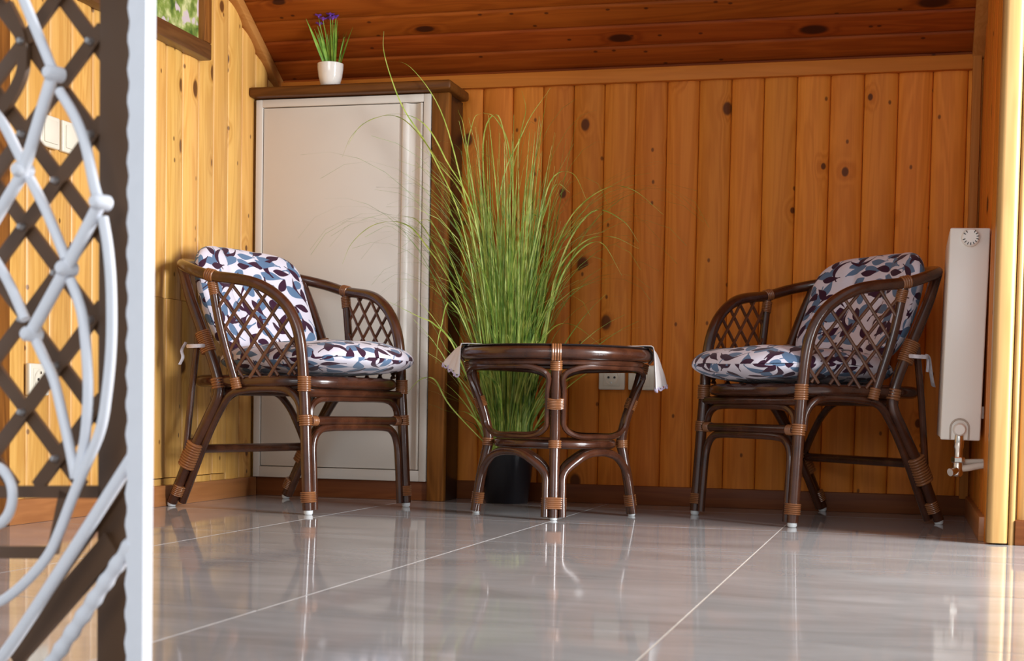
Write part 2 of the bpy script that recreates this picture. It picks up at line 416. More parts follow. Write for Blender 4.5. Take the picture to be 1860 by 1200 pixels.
# floor: grout bed and tiles
fl = tag(MB().box(-2.5, 2.4, -0.4, 4.70, -0.04, -0.0012).build('floor', M_GROUT, smooth=False), kind='structure')
TW = 0.5975; GAP = 0.0032
tm = MB().box(-TW/2+GAP/2, TW/2-GAP/2, -TW/2+GAP/2, TW/2-GAP/2, -0.012, 0).mesh('tile', M_TILE, smooth=False)
x0t, y0t = -1.501, 3.772
for i in range(-2, 6):
    for j in range(-7, 2):
        link('tile', tm, fl, (x0t+TW*(i+0.5), y0t+TW*(j+0.5), 0))

def plank_mesh(wd, L0, top=None, ceil=False):
    """half-log board: width along x, bulging towards -y, length along z; top = (z at left edge, z at right edge)"""
    xs = [-0.5, -0.485, -0.45, -0.36, -0.2, 0.0, 0.2, 0.36, 0.45, 0.485, 0.5]
    ys = [0.004, -0.0005, -0.0028, -0.0060, -0.0088, -0.0098, -0.0088, -0.0060, -0.0028, -0.0005, 0.004]
    if ceil:
        xs = [-0.5, -0.495, -0.485, -0.44, -0.40, -0.37, -0.34, 0.2, 0.46, 0.49, 0.5]
        ys = [0.005, 0.0035, 0.0022, -0.0030, -0.0075, -0.0096, -0.0100, -0.0100, -0.0098, -0.0085, 0.005]
    ys = [y+0.010 for y in ys]
    mb = MB(); n = len(xs)
    za, zb = top if top else (L0, L0)
    for x, y in zip(xs, ys):
        mb.v.append((x*wd, y, 0)); mb.v.append((x*wd, y, za+(zb-za)*(x+0.5)))
    mb.v += [(-wd/2, 0.024, 0), (-wd/2, 0.024, za), (wd/2, 0.024, 0), (wd/2, 0.024, zb)]
    for k in range(n-1): mb.f.append((2*k, 2*k+2, 2*k+3, 2*k+1))
    a = 2*n
    mb.f.append((0, 1, a+1, a)); mb.f.append((2*n-2, a+2, a+3, 2*n-1))
    mb.f.append(tuple([2*k for k in range(n)][::-1]+[a, a+2])[::1]); mb.f.append(tuple([2*k+1 for k in range(n)]+[a+3, a+1]))
    return mb

# back wall
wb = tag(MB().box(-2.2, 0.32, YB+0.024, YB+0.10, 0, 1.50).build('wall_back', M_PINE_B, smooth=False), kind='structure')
PW = 0.0987
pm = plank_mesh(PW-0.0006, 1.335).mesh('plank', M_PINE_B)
jx = -1.045
for k in range(-10, 13):
    xc = jx+PW*(k+0.5)
    if xc < -2.02 or xc > 0.19: continue
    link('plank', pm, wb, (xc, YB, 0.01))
# left wall
wl = tag(MB().add(
    [(XL-0.10, 3.06, 0), (XL-0.024, 3.06, 0), (XL-0.024, 4.70, 0), (XL-0.10, 4.70, 0),
     (XL-0.10, 3.06, zceil(3.06)), (XL-0.024, 3.06, zceil(3.06)), (XL-0.024, 4.70, zceil(4.70)), (XL-0.10, 4.70, zceil(4.70))],
    [(3,2,1,0),(4,5,6,7),(0,1,5,4),(1,2,6,5),(2,3,7,6),(3,0,4,7)]).build('wall_left', M_PINE_L, smooth=False), kind='structure')
yj = 3.06
HY0, HY1, HZ0, HZ1 = 3.80, 4.24, 0.078, 0.59      # hatch cut into the panelling
while yj < 4.60:
    pw = PW
    yc = yj+pw/2
    zt0, zt1 = zceil(yj)+0.01, zceil(yj+pw)+0.01
    if HY0-0.01 < yc < HY1:
        link('plank', plank_mesh(pw-0.0006, HZ0-0.0015).mesh('plank', M_PINE_L), wl, (XL, yc, 0.0), (0, 0, PI/2))
        link('plank', plank_mesh(pw-0.0006, HZ1-HZ0-0.003).mesh('plank', M_PINE_L), wl, (XL+0.004, yc, HZ0+0.0015), (0, 0, PI/2))
        link('plank', plank_mesh(pw-0.0006, 0, (zt0-HZ1, zt1-HZ1)).mesh('plank', M_PINE_L), wl, (XL, yc, HZ1), (0, 0, PI/2))
    else:
        link('plank', plank_mesh(pw-0.0006, 0, (zt0, zt1)).mesh('plank', M_PINE_L), wl, (XL, yc, 0.0), (0, 0, PI/2))
    yj += pw
# right alcove wall
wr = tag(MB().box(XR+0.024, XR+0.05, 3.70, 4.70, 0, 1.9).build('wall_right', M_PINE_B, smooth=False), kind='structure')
y = 3.66
while y < 4.62:
    yc = y+PW/2
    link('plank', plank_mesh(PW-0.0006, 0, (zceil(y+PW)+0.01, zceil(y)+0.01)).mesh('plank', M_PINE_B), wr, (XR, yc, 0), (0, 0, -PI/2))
    y += PW
# front return wall right of the jamb
wf = tag(MB().box(0.236, 2.3, YJ+0.03, YJ+0.07, 0, 2.3).build('wall_front', M_JAMB, smooth=False), kind='structure')
pf = plank_mesh(PW-0.0006, 2.2).mesh('plank', M_JAMB)
for k in range(0, 20): link('plank', pf, wf, (0.250+PW*(k+0.5), YJ+0.006, 0.0))
# corner post between alcove and return wall: rounded moulding
def rounded_post(x0, x1, y0, y1, z0, z1, rad=0.014, beads=True):
    pts = []
    for (cx, cy, a0) in ((x0+rad, y0+rad, PI), (x1-rad, y0+rad, 1.5*PI), (x1-0.002, y1-0.002, 0), (x0+0.002, y1-0.002, PI/2)):
        rr_ = rad if cy < (y0+y1)/2 else 0.002
        for k in range(5):
            a = a0+PI/2*k/4; pts.append((cx+rr_*math.cos(a), cy+rr_*math.sin(a)))
    n = len(pts); mb = MB()
    mb.v = [(x, y, z0) for x, y in pts]+[(x, y, z1) for x, y in pts]
    mb.f = [(k, (k+1) % n, n+(k+1) % n, n+k) for k in range(n)]+[tuple(reversed(range(n))), tuple(range(n, 2*n))]
    return mb
tag(rounded_post(0.183, 0.230, YJ-0.012, YJ+0.075, 0.004, 2.3).build('trim_1', M_JAMB), kind='structure')
tag(rounded_post(0.231, 0.245, YJ-0.008, YJ+0.05, 0.0, 2.3, 0.006).build('trim_2', M_JAMB), kind='structure')
# ceiling
c0 = Vector((0, YC, ZC)); sv = Vector((0, -CA, SA)); nv = Vector((0, -SA, -CA))
def cpt(x, s, d): 
    p = c0+sv*s-nv*d; return (x, p.y, p.z)
ce = tag(MB().add([cpt(-2.2,-0.1,0.024),cpt(0.30,-0.1,0.024),cpt(0.30,2.75,0.024),cpt(-2.2,2.75,0.024),cpt(-2.2,-0.1,0.08),cpt(0.30,-0.1,0.08),cpt(0.30,2.75,0.08),cpt(-2.2,2.75,0.08)],
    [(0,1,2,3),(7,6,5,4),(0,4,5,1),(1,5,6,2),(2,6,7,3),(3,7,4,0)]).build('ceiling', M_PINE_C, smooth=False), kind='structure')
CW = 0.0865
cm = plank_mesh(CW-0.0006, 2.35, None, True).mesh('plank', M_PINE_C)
for k in range(-1, 31):
    s = 0.026+CW*(k+0.5)
    o = link('plank', cm, ce)
    pos = c0+sv*s
    mt = Matrix.Identity(4)
    for i in range(3):
        mt[i][0] = -sv[i]; mt[i][1] = -nv[i]; mt[i][2] = (1.0, 0, 0)[i]
    mt[0][3], mt[1][3], mt[2][3] = -2.13, pos.y, pos.z
    o.matrix_local = mt
# trims: top of the back wall, corner strips, slope strips
tag(MB().box(-2.06, 0.152, YB-0.016, YB+0.02, 1.307, 1.350).build('trim_3', M_TRIM, bevel=0.003), kind='structure')
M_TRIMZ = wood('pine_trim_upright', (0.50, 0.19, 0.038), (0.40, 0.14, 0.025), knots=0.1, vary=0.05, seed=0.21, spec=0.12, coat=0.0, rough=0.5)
tag(MB().box(0.150, 0.176, YB-0.020, YB+0.012, 0.05, 1.35).build('trim_4', M_TRIMZ, bevel=0.004), kind='structure')
def slope_strip(xa, xb, d0, d1, s0, s1):
    return MB().add([cpt(xa,s0,-d0),cpt(xb,s0,-d0),cpt(xb,s1,-d0),cpt(xa,s1,-d0),cpt(xa,s0,-d1),cpt(xb,s0,-d1),cpt(xb,s1,-d1),cpt(xa,s1,-d1)],
        [(0,1,2,3),(7,6,5,4),(0,4,5,1),(1,5,6,2),(2,6,7,3),(3,7,4,0)])
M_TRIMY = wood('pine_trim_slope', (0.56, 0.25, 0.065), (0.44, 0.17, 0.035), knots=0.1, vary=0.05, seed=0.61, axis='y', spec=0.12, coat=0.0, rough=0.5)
tag(slope_strip(XL-0.01, XL+0.020, 0.0, 0.036, 0.02, 2.4).build('trim_5', M_TRIMY, bevel=0.004), kind='structure')
tag(slope_strip(XR-0.032, XR+0.01, 0.0, 0.022, 0.02, 1.2).build('trim_6', M_TRIMY, bevel=0.004), kind='structure')
# glazed balcony door on the right, just out of frame
dq = math.atan2(1.30, -2.95)
d1 = tag(link('door_1', MB().box(-0.50, 0.50, 0.02, 0.06, 0.0, 0.36).mesh('door_1', M_WHITE, bevel=0.004), None, (1.75, 2.85, 0), (0, 0, dq+PI/2)), kind='structure')
for (a, b, c, d) in ((-0.50, -0.41, 0.36, 1.80), (0.41, 0.50, 0.36, 1.80), (-0.41, 0.41, 1.71, 1.80)):
    MB().box(a, b, 0.0, 0.06, c, d).build('frame_bar', M_WHITE, d1, bevel=0.004)
# baseboards
BH = 0.0586
tag(MB().box(-1.42, XR+0.0, YB-0.014, YB+0.012, 0.0, BH).build('baseboard_back', M_BASE, bevel=0.002), kind='structure')
tag(MB().box(XL-0.012, XL+0.016, 3.06, 4.425, 0.0, BH).build('baseboard_left', M_BASEY, bevel=0.002), kind='structure')
tag(MB().box(XR-0.012, XR+0.015, YJ+0.075, YB-0.014, 0.0, BH).build('baseboard_right', M_BASEY, bevel=0.002), kind='structure')
tag(MB().box(0.245, 2.2, YJ-0.012, YJ+0.012, 0.0, BH).build('baseboard_front', M_BASE, bevel=0.002), kind='structure')
# dark timber post where the left panelling ends
tag(MB().box(XL-0.10, XL+0.018, 2.90, 3.06, 0.0, 2.2).build('trim_7', M_DKWOODZ, bevel=0.006), kind='structure')

# ------------------------------------------------------------------ cabinet
cb = thing('cabinet', 'low cream-fronted cupboard with dark stained wood top and shadow-dark side in the alcove corner', 'cabinet', (-1.75, 4.42, 0))
ox, oy = -1.75, 4.42
def bx(mb, x0, x1, y0, y1, z0, z1): return mb.box(x0-ox, x1-ox, y0-oy, y1-oy, z0, z1)
CXL, CXR = XL+0.002, -1.395
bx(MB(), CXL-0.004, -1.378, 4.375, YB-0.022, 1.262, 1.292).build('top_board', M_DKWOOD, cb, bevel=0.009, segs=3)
M_SIDE = wood('shadow_dark_side', (0.040, 0.015, 0.006), (0.018, 0.007, 0.003), knots=0.2, vary=0.03)  # near-black tone paints the shadow beside the cupboard
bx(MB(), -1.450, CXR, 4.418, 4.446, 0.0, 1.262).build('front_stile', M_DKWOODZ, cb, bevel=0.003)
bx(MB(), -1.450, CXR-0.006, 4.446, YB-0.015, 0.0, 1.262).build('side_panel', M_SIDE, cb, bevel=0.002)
bx(MB(), CXL, -1.452, 4.43, 4.455, 0.0, 0.060).build('plinth', M_BASE, cb, bevel=0.002)
bx(MB(), CXL, -1.452, 4.445, YB-0.015, 0.060, 1.262).build('carcass', M_WHITE, cb, smooth=False)
FX0, FX1, FZ0, FZ1 = -2.036, -1.453, 0.060, 1.258
fm = [(FX0, FX0+0.022, FZ0, FZ1), (FX1-0.022, FX1, FZ0, FZ1), (FX0+0.022, FX1-0.022, FZ1-0.024, FZ1), (FX0+0.022, FX1-0.022, FZ0, FZ0+0.034)]
for (a, b, c, d) in fm: bx(MB(), a, b, 4.412, 4.444, c, d).build('frame_bar', M_WHITE, cb, bevel=0.0015)
dr = bx(MB(), FX0+0.0245, FX1-0.094, 4.417, 4.440, FZ0+0.0365, FZ1-0.0265).build('door', M_WHITE, cb, bevel=0.0015)
# moulded grip rail along the right edge of the door
prof = [(0.0, 0.000), (0.004, -0.006), (0.010, -0.0075), (0.016, -0.006), (0.020, 0.000), (0.030, 0.006), (0.045, 0.007), (0.056, 0.003), (0.062, -0.004), (0.066, -0.004), (0.069, 0.0)]
gm = MB(); gx = FX1-0.094; n = len(prof); z0, z1 = FZ0+0.0365, FZ1-0.0265
for (x, y) in prof:
    gm.v.append((gx+x-ox, 4.417+y-oy, z0)); gm.v.append((gx+x-ox, 4.417+y-oy, z1))
gm.v += [(gx-ox, 4.440-oy, z0), (gx-ox, 4.440-oy, z1), (gx+0.069-ox, 4.440-oy, z0), (gx+0.069-ox, 4.440-oy, z1)]
for k in range(n-1): gm.f.append((2*k, 2*k+2, 2*k+3, 2*k+1))
gm.f += [(0,1,2*n+1,2*n), (2*n-2,2*n+2,2*n+3,2*n-1), tuple([2*k for k in range(n)][::-1]+[2*n,2*n+2]), tuple([2*k+1 for k in range(n)]+[2*n+3,2*n+1])]
gm.build('grip_rail', M_WHITE, dr)

# ------------------------------------------------------------------ rattan chairs (local: +x forward, y sideways)
CR = 0.0155
def ycane(x, z): # outward lean of the arm side
    return 0.221 + 0.3055*(0.205-x)
ARM = [(0.225,0.223,0.012),(0.218,0.222,0.13),(0.211,0.221,0.252),(0.204,0.221,0.35),(0.197,0.224,0.44),(0.183,0.228,0.505),(0.155,0.236,0.558),(0.108,0.251,0.600),(0.045,0.270,0.626),(-0.065,0.296,0.642),(-0.142,0.294,0.663),(-0.210,0.256,0.680),(-0.265,0.182,0.690),(-0.298,0.093,0.695)]
def mir(p, s): return (p[0], p[1]*s, p[2])
RAIL = ARM + [(-0.306, 0.0, 0.696)] + [mir(p, -1) for p in reversed(ARM)]
REAR = [(-0.210,0.256,0.676),(-0.172,0.264,0.590),(-0.122,0.260,0.480),(-0.085,0.254,0.390),(-0.074,0.250,0.325),(-0.112,0.250,0.255),(-0.172,0.250,0.160),(-0.213,0.248,0.085),(-0.252,0.247,0.012)]
SUP = [(-0.064,0.294,0.634),(-0.040,0.282,0.50),(-0.004,0.257,0.345)]
def ringpt(t, ax=0.238, ay=0.238, z=0.357, n=3.2, cx=-0.005):
    c, s = math.cos(t), math.sin(t)
    return Vector((cx+ax*math.copysign(abs(c)**(2/n), c), ay*math.copysign(abs(s)**(2/n), s), z))
def side_y(x, z):
    # bilinear skin of the arm side between front upright and arm support
    return 0.221 + (0.205-x)*(0.17+0.135*min(1.0, max(0.0, (z-0.345)/0.3)))

def make_chair():
    t = thing('rattan_chair', 'x', 'chair')
    mb = MB(); tube(mb, cat_rom(RAIL, 5), CR, 12); mb.build('arm_rail', M_CANE, t)
    for s in (1, -1):
        mb = MB(); tube(mb, cat_rom([mir(p, s) for p in REAR], 5), CR*0.97, 12); mb.build('rear_leg', M_CANE, t)
        mb = MB(); tube(mb, cat_rom([mir(p, s) for p in SUP], 6), CR*0.80, 10); mb.build('arm_support', M_CANE, t)
        # straight brace behind the rear leg
        mb = MB(); tube(mb, [mir((-0.140,0.264,0.478),s), mir((-0.163,0.264,0.33),s), mir((-0.186,0.260,0.165),s)], 0.0095, 9); mb.build('rear_brace', M_CANE, t)
        # doubled lower rear leg
        side = [(0.196,0.219,0.250),(0.190,0.219,0.295),(0.165,0.222,0.326),(0.120,0.227,0.338),(0.03,0.236,0.336),(-0.038,0.238,0.322),(-0.082,0.238,0.274),(-0.135,0.236,0.190),(-0.186,0.232,0.095),(-0.228,0.231,0.012)]
        mb = MB(); tube(mb, cat_rom([mir(p, s) for p in side], 5), 0.0115, 10); mb.build('side_arch', M_CANE, t)
        # bindings
        def bind(p, q, ra, rb=None, turns=8, up=None): wrap(mir(p, s), mir(q, s), ra, rb, up, turns).build('binding', M_BIND, t)
        bind((-0.128,0.261,0.492),(-0.106,0.257,0.435), 0.0185, 0.024, 11, up=(0,1,0))
        bind((-0.160,0.251,0.185),(-0.198,0.248,0.115), 0.021, 0.027, 10, up=(0,1,0))
        bind((-0.221,0.240,0.062),(-0.236,0.240,0.034), 0.0245, 0.019, 6, up=(0,1,0))
        bind((-0.080,0.252,0.365),(-0.075,0.250,0.335), 0.0185, None, 4)
        bind((0.2215,0.219,0.062),(0.2235,0.219,0.032), 0.0195, 0.0235, 6, up=(1,0,0))
        bind((0.2105,0.221,0.268),(0.213,0.221,0.238), 0.0185, None, 5)
        bind((0.2055,0.221,0.372),(0.206,0.221,0.330), 0.0185, None, 7)
        bind((-0.062,0.292,0.624),(-0.055,0.289,0.590), 0.0150, None, 7)
        bind((-0.078,0.298,0.646),(-0.052,0.294,0.640), 0.0180, None, 4)
        bind((-0.008,0.259,0.365),(-0.002,0.256,0.335), 0.0150, None, 5)
        bind((0.211,0.200,0.252),(0.211,0.176,0.252), 0.0145, None, 4)
        # glides
        for (x, yy) in ((0.226, 0.223), (-0.253, 0.247)):
            g = MB(); lathe(g, [(0.0, 0.0005), (0.010, 0.0005), (0.0125, 0.004), (0.0125, 0.012), (0.0, 0.012)], (x, yy*s, 0.0), 12); g.build('glide', M_GLIDE, t)
        # lattice of thin canes in the arm side
        arm = [Vector((p.x, 0, p.z)) for p in cat_rom(ARM[3:10], 6)]
        poly = [(0.196, 0.378)] + [(p.x-0.004, p.z-0.010) for p in arm if p.z > 0.378] + [(-0.040, 0.50), (-0.006, 0.362)]
        def inside_seg(p, d):
            hits = []
            for i in range(len(poly)):
                a, b = poly[i], poly[(i+1) % len(poly)]
                ex, ez = b[0]-a[0], b[1]-a[1]
                den = d[0]*ez-d[1]*ex
                if abs(den) < 1e-9: continue
                tt = ((a[0]-p[0])*ez-(a[1]-p[1])*ex)/den
                u = ((a[0]-p[0])*d[1]-(a[1]-p[1])*d[0])/den
                if 0 <= u < 1: hits.append(tt)
            hits.sort(); return hits
        for sg, lift in ((1, 0.003), (-1, -0.003)):
            d = Vector((0.60*sg, 0.80)).normalized()
            nrm = (-d[1], d[0])
            for k in range(-9, 10):
                c = (0.085+nrm[0]*k*0.045, 0.50+nrm[1]*k*0.045)
                h = inside_seg(c, d)
                if len(h) < 2 or h[-1]-h[0] < 0.05: continue
                pts = []
                for q in range(7):
                    tt = h[0]+(h[-1]-h[0])*q/6
                    x, z = c[0]+d[0]*tt, c[1]+d[1]*tt
                    pts.append((x, (side_y(x, z)+lift)*s, z))
                mb = MB(); tube(mb, pts, 0.0045, 7); mb.build('lattice_cane', M_STRIP, t)
    # seat
    mb = MB(); tube(mb, [ringpt(2*PI*k/48) for k in range(48)], 0.0165, 10, closed=True); mb.build('seat_ring', M_CANE, t)
    mb = MB(); top = [ringpt(2*PI*k/48, 0.226, 0.226, 0.362) for k in range(48)]; bot = [Vector((p.x, p.y, 0.350)) for p in top]
    mb.v = [tuple(p) for p in top]+[tuple(p) for p in bot]
    mb.f = [tuple(range(48)), tuple(reversed(range(48, 96)))]+[(k, 48+k, 48+(k+1) % 48, (k+1) % 48) for k in range(48)]
    mb.build('seat_panel', M_STRIP, t, smooth=False)
    mb = MB(); tube(mb, [(0.206,-0.219,0.327),(0.212,0,0.329),(0.206,0.219,0.327)], 0.012, 10); mb.build('front_rail', M_CANE, t)
    mb = MB(); tube(mb, [(-0.084,-0.25,0.328),(-0.09,0,0.330),(-0.084,0.25,0.328)], 0.012, 10); mb.build('rear_rail', M_CANE, t)
    mb = MB(); tube(mb, [(0.211,-0.219,0.252),(0.211,0,0.252),(0.211,0.219,0.252)], 0.0125, 10); mb.build('front_stretcher', M_CANE, t)
    mb = MB(); tube(mb, [(-0.176,-0.25,0.165),(-0.176,0,0.165),(-0.176,0.25,0.165)], 0.0125, 10); mb.build('rear_stretcher', M_CANE, t)
    fa = [(0.224,0.196,0.012),(0.218,0.194,0.12),(0.213,0.190,0.190),(0.212,0.165,0.224),(0.212,0.120,0.233)]
    mb = MB(); tube(mb, cat_rom(fa+[(0.212,0,0.234)]+[mir(p,-1) for p in reversed(fa)], 5), 0.0105, 10); mb.build('front_arch', M_CANE, t)
    fu = [(0.208,0.200,0.262),(0.206,0.190,0.290),(0.205,0.160,0.308),(0.205,0.110,0.313)]
    mb = MB(); tube(mb, cat_rom(fu+[(0.205,0,0.313)]+[mir(p,-1) for p in reversed(fu)], 5), 0.009, 8); mb.build('upper_front_arch', M_CANE, t)
    ra = [(-0.172,0.235,0.180),(-0.165,0.200,0.225),(-0.160,0.150,0.285),(-0.158,0.090,0.325)]
    mb = MB(); tube(mb, cat_rom(ra+[(-0.158,0,0.336)]+[mir(p,-1) for p in reversed(ra)], 5), 0.0105, 8); mb.build('rear_arch', M_CANE, t)
    return t
def copy_tree(o, parent=None):
    c = o.copy(); COL.objects.link(c)
    if parent is not None: c.parent = parent
    for ch in list(o.children): copy_tree(ch, c)
    return c
POSE = [((-1.702, 3.992), math.radians(-16.9)), ((-0.266, 4.226), math.radians(-137.9))]
chair1 = make_chair()
chair2 = copy_tree(chair1)
chair1['label'] = 'dark brown rattan armchair facing right beside the cream cabinet and the left wall'
chair2['label'] = 'dark brown rattan armchair facing left beside the radiator under shade'
for c, (xy, th) in zip((chair1, chair2), POSE):
    c.location = (xy[0], xy[1], 0); c.rotation_euler = (0, 0, th); c['group'] = 'rattan chairs around the small table'

# cushions
def pillow(name, hx, hy, T, nsup, fn, dimples=(), creases=(), N=40, pw=3.0, thick_bias=0.0):
    """rounded-square pillow: fn(a,b,h) maps plan coords and height off the mid-surface to a point; uv in metres"""
    mb = MB(); uvs = []
    def plan(a, b):
        m_ = max(abs(a), abs(b))
        if m_ < 1e-9: return 0, 0, 0
        k = m_/((abs(a)**nsup+abs(b)**nsup)**(1/nsup))
        return a*k, b*k, m_
    for side in (1, -1):
        for i in range(N+1):
            for j in range(N+1):
                # cluster samples towards the rim
                a = math.sin((2*i/N-1)*PI/2); b = math.sin((2*j/N-1)*PI/2)
                x, y, m_ = plan(a, b)
                h = T*math.sqrt(max(0.0, 1-m_**pw))
                if side > 0:
                    for (dx, dy, dd, rr_) in dimples:
                        h -= dd*math.exp(-(((x-dx)*hx)**2+((y-dy)*hy)**2)/(rr_*rr_))
                    for (dx, dd, rr_, dirx) in creases:
                        q = (x-dx)*hx if dirx else (y-dx)*hy
                        h -= dd*math.exp(-q*q/(rr_*rr_))*math.sqrt(max(0, 1-m_**6))
                if side > 0: h += 0.0035*math.sin(31*x*hx+2.0*y)*math.cos(27*y*hy+1.3*x)*min(1, 4*(1-m_)+0.5)
                mb.v.append(tuple(fn(x*hx, y*hy, h*side)))
                ux, uy = x*hx, y*hy; ul = math.hypot(ux, uy)+1e-6
                ext = 1+max(0.0, T-T*math.sqrt(max(0.0, 1-m_**pw)))*1.25/ul if m_ > 0.05 else 1
                uvs.append((ux*ext+(1.4 if side < 0 else 0), uy*ext))
    n1 = N+1
    for i in range(N):
        for j in range(N):
            p = i*n1+j
            mb.f.append((p, p+n1, p+n1+1, p+1))
            q = n1*n1+p
            mb.f.append((q, q+1, q+n1+1, q+n1))
    me = bpy.data.meshes.new(name); me.from_pydata(mb.v, [], mb.f)
    bm = bmesh.new(); bm.from_mesh(me)
    uvl = bm.loops.layers.uv.new('UVMap'); bm.verts.ensure_lookup_table()
    for f in bm.faces:
        for lp in f.loops: lp[uvl].uv = uvs[lp.vert.index]
    bmesh.ops.remove_doubles(bm, verts=bm.verts, dist=0.0002)
    bmesh.ops.recalc_face_normals(bm, faces=bm.faces)
    bm.to_mesh(me); bm.free()
    me.polygons.foreach_set('use_smooth', [True]*len(me.polygons))
    me.materials.append(M_FABRIC)
    return me
def seat_fn(a, b, h):
    x, y = a, b
    return Vector((0.066+x, y*(0.965+0.10*(x+0.28)), 0.420+h*(1.0 if h > 0 else 0.85)+0.006*math.sin(9*x+4*y)))
seat_me = pillow('seat_cushion', 0.258, 0.228, 0.056, 3.0, seat_fn, dimples=[(0.3,0.35,0.012,0.05),(0.3,-0.35,0.012,0.05),(-0.35,0.3,0.012,0.05),(-0.35,-0.3,0.012,0.05)], pw=3.2)
def back_fn(a, b, h):
    # b from -0.19 (bottom) to +0.19 (top); a sideways
    tt = (b+0.205)/0.41
    x = -0.128 - 0.128*tt - 0.018*math.sin(PI*tt) + 1.05*a*a*(0.9+0.3*tt)
    z = 0.436 + 0.312*tt
    nrm = Vector((0.93-0.0, -2.0*1.05*a*0.9, 0.36)).normalized()
    p = Vector((x, a, z))+nrm*h
    return p
back_me = pillow('back_cushion', 0.226, 0.205, 0.043, 4.2, back_fn, creases=[(-0.34,0.012,0.016,True),(0.34,0.012,0.016,True)], dimples=[(-0.34,0.0,0.008,0.03),(0.34,0.0,0.008,0.03)], pw=3.6)
def ribbon(path, wd, nrm, mat, name, parent):
    mb = MB(); P = cat_rom(path, 5); n = Vector(nrm)
    tube(mb, P, wd, 4, up=n, r2=0.0012)
    return mb.build(name, mat, parent)
M_TIE = simple('cotton_tie', (0.62, 0.56, 0.58), 0.85, var=0.5, scale=60)
for ci, (xy, th, ss, sb) in enumerate(((POSE[0][0], POSE[0][1], 'plump leaf-print seat cushion lying on the left chair by the cabinet', 'leaf-print back cushion in window light on the left chair by the cabinet'),
                               (POSE[1][0], POSE[1][1], 'plump leaf-print seat cushion lying on the right chair by the radiator', 'shaded leaf-print back cushion leaning in the right chair by the radiator'))):
    o = link('seat_cushion', seat_me, None, (xy[0], xy[1], 0), (0, 0, th)); tag(o, ss, 'cushion', 'leaf-print chair cushions')
    b = link('back_cushion', back_me, None, (xy[0], xy[1], 0), (0, 0, th)); tag(b, sb, 'cushion', 'leaf-print chair cushions')
    s = -1 if ci == 0 else 1
    # cotton ties knotted round the rear post, ends hanging
    ribbon([mir(p, s) for p in ((-0.115,0.235,0.455),(-0.105,0.285,0.452),(-0.140,0.300,0.450),(-0.168,0.275,0.452),(-0.150,0.245,0.455))], 0.005, (0,0,1), M_TIE, 'tie_string', b)
    if ci == 0:
        ribbon([mir(p, s) for p in ((-0.168,0.282,0.462),(-0.178,0.288,0.440),(-0.172,0.290,0.420),(-0.182,0.292,0.400))], 0.006, (0,1,0), M_TIE, 'tie_string', b)
    else:
        ribbon([mir(p, s) for p in ((-0.160,0.282,0.458),(-0.172,0.278,0.446),(-0.188,0.268,0.415),(-0.204,0.258,0.388),(-0.220,0.246,0.374))], 0.0065, (0,1,0), M_TIE, 'tie_string', b)
        ribbon([mir(p, s) for p in ((-0.160,0.282,0.455),(-0.166,0.280,0.440),(-0.170,0.274,0.412))], 0.005, (0,1,0), M_TIE, 'tie_string', b)

# ------------------------------------------------------------------ rattan table
TX, TY = -0.955, 4.055
vd = Vector((TX, TY)).normalized(); taz = math.atan2(-vd.y, -vd.x)
tb = thing('rattan_table', 'small round dark rattan table with glass top standing between the two chairs', 'table', (TX, TY, 0), taz)
def pol(r, a, z): return (r*math.cos(a), r*math.sin(a), z)
mb = MB(); tube(mb, [pol(0.250, 2*PI*k/56, 0.445) for k in range(56)], 0.0175, 12, closed=True); mb.build('top_ring', M_CANE, tb)
mb = MB(); tube(mb, [pol(0.238, 2*PI*k/56, 0.4205) for k in range(56)], 0.0085, 8, closed=True); mb.build('lower_ring', M_CANE, tb)
mb = MB(); lathe(mb, [(0, 0.462), (0.256, 0.462), (0.259, 0.4645), (0.256, 0.467), (0, 0.467)], seg=56); mb.build('glass_top', M_GLASS, tb)
LEG = [(0.218,0.006),(0.208,0.09),(0.192,0.17),(0.186,0.215),(0.200,0.28),(0.226,0.355),(0.244,0.425)]
mb = MB(); tube(mb, [pol(0.160, 2*PI*k/48, 0.2005) for k in range(48)], 0.0125, 10, closed=True); mb.build('stretcher_ring', M_CANE, tb)
def off(a, r, z, side, d):  # a point beside a leg, d metres sideways
    return (r*math.cos(a)-side*d*math.sin(a), r*math.sin(a)+side*d*math.cos(a), z)
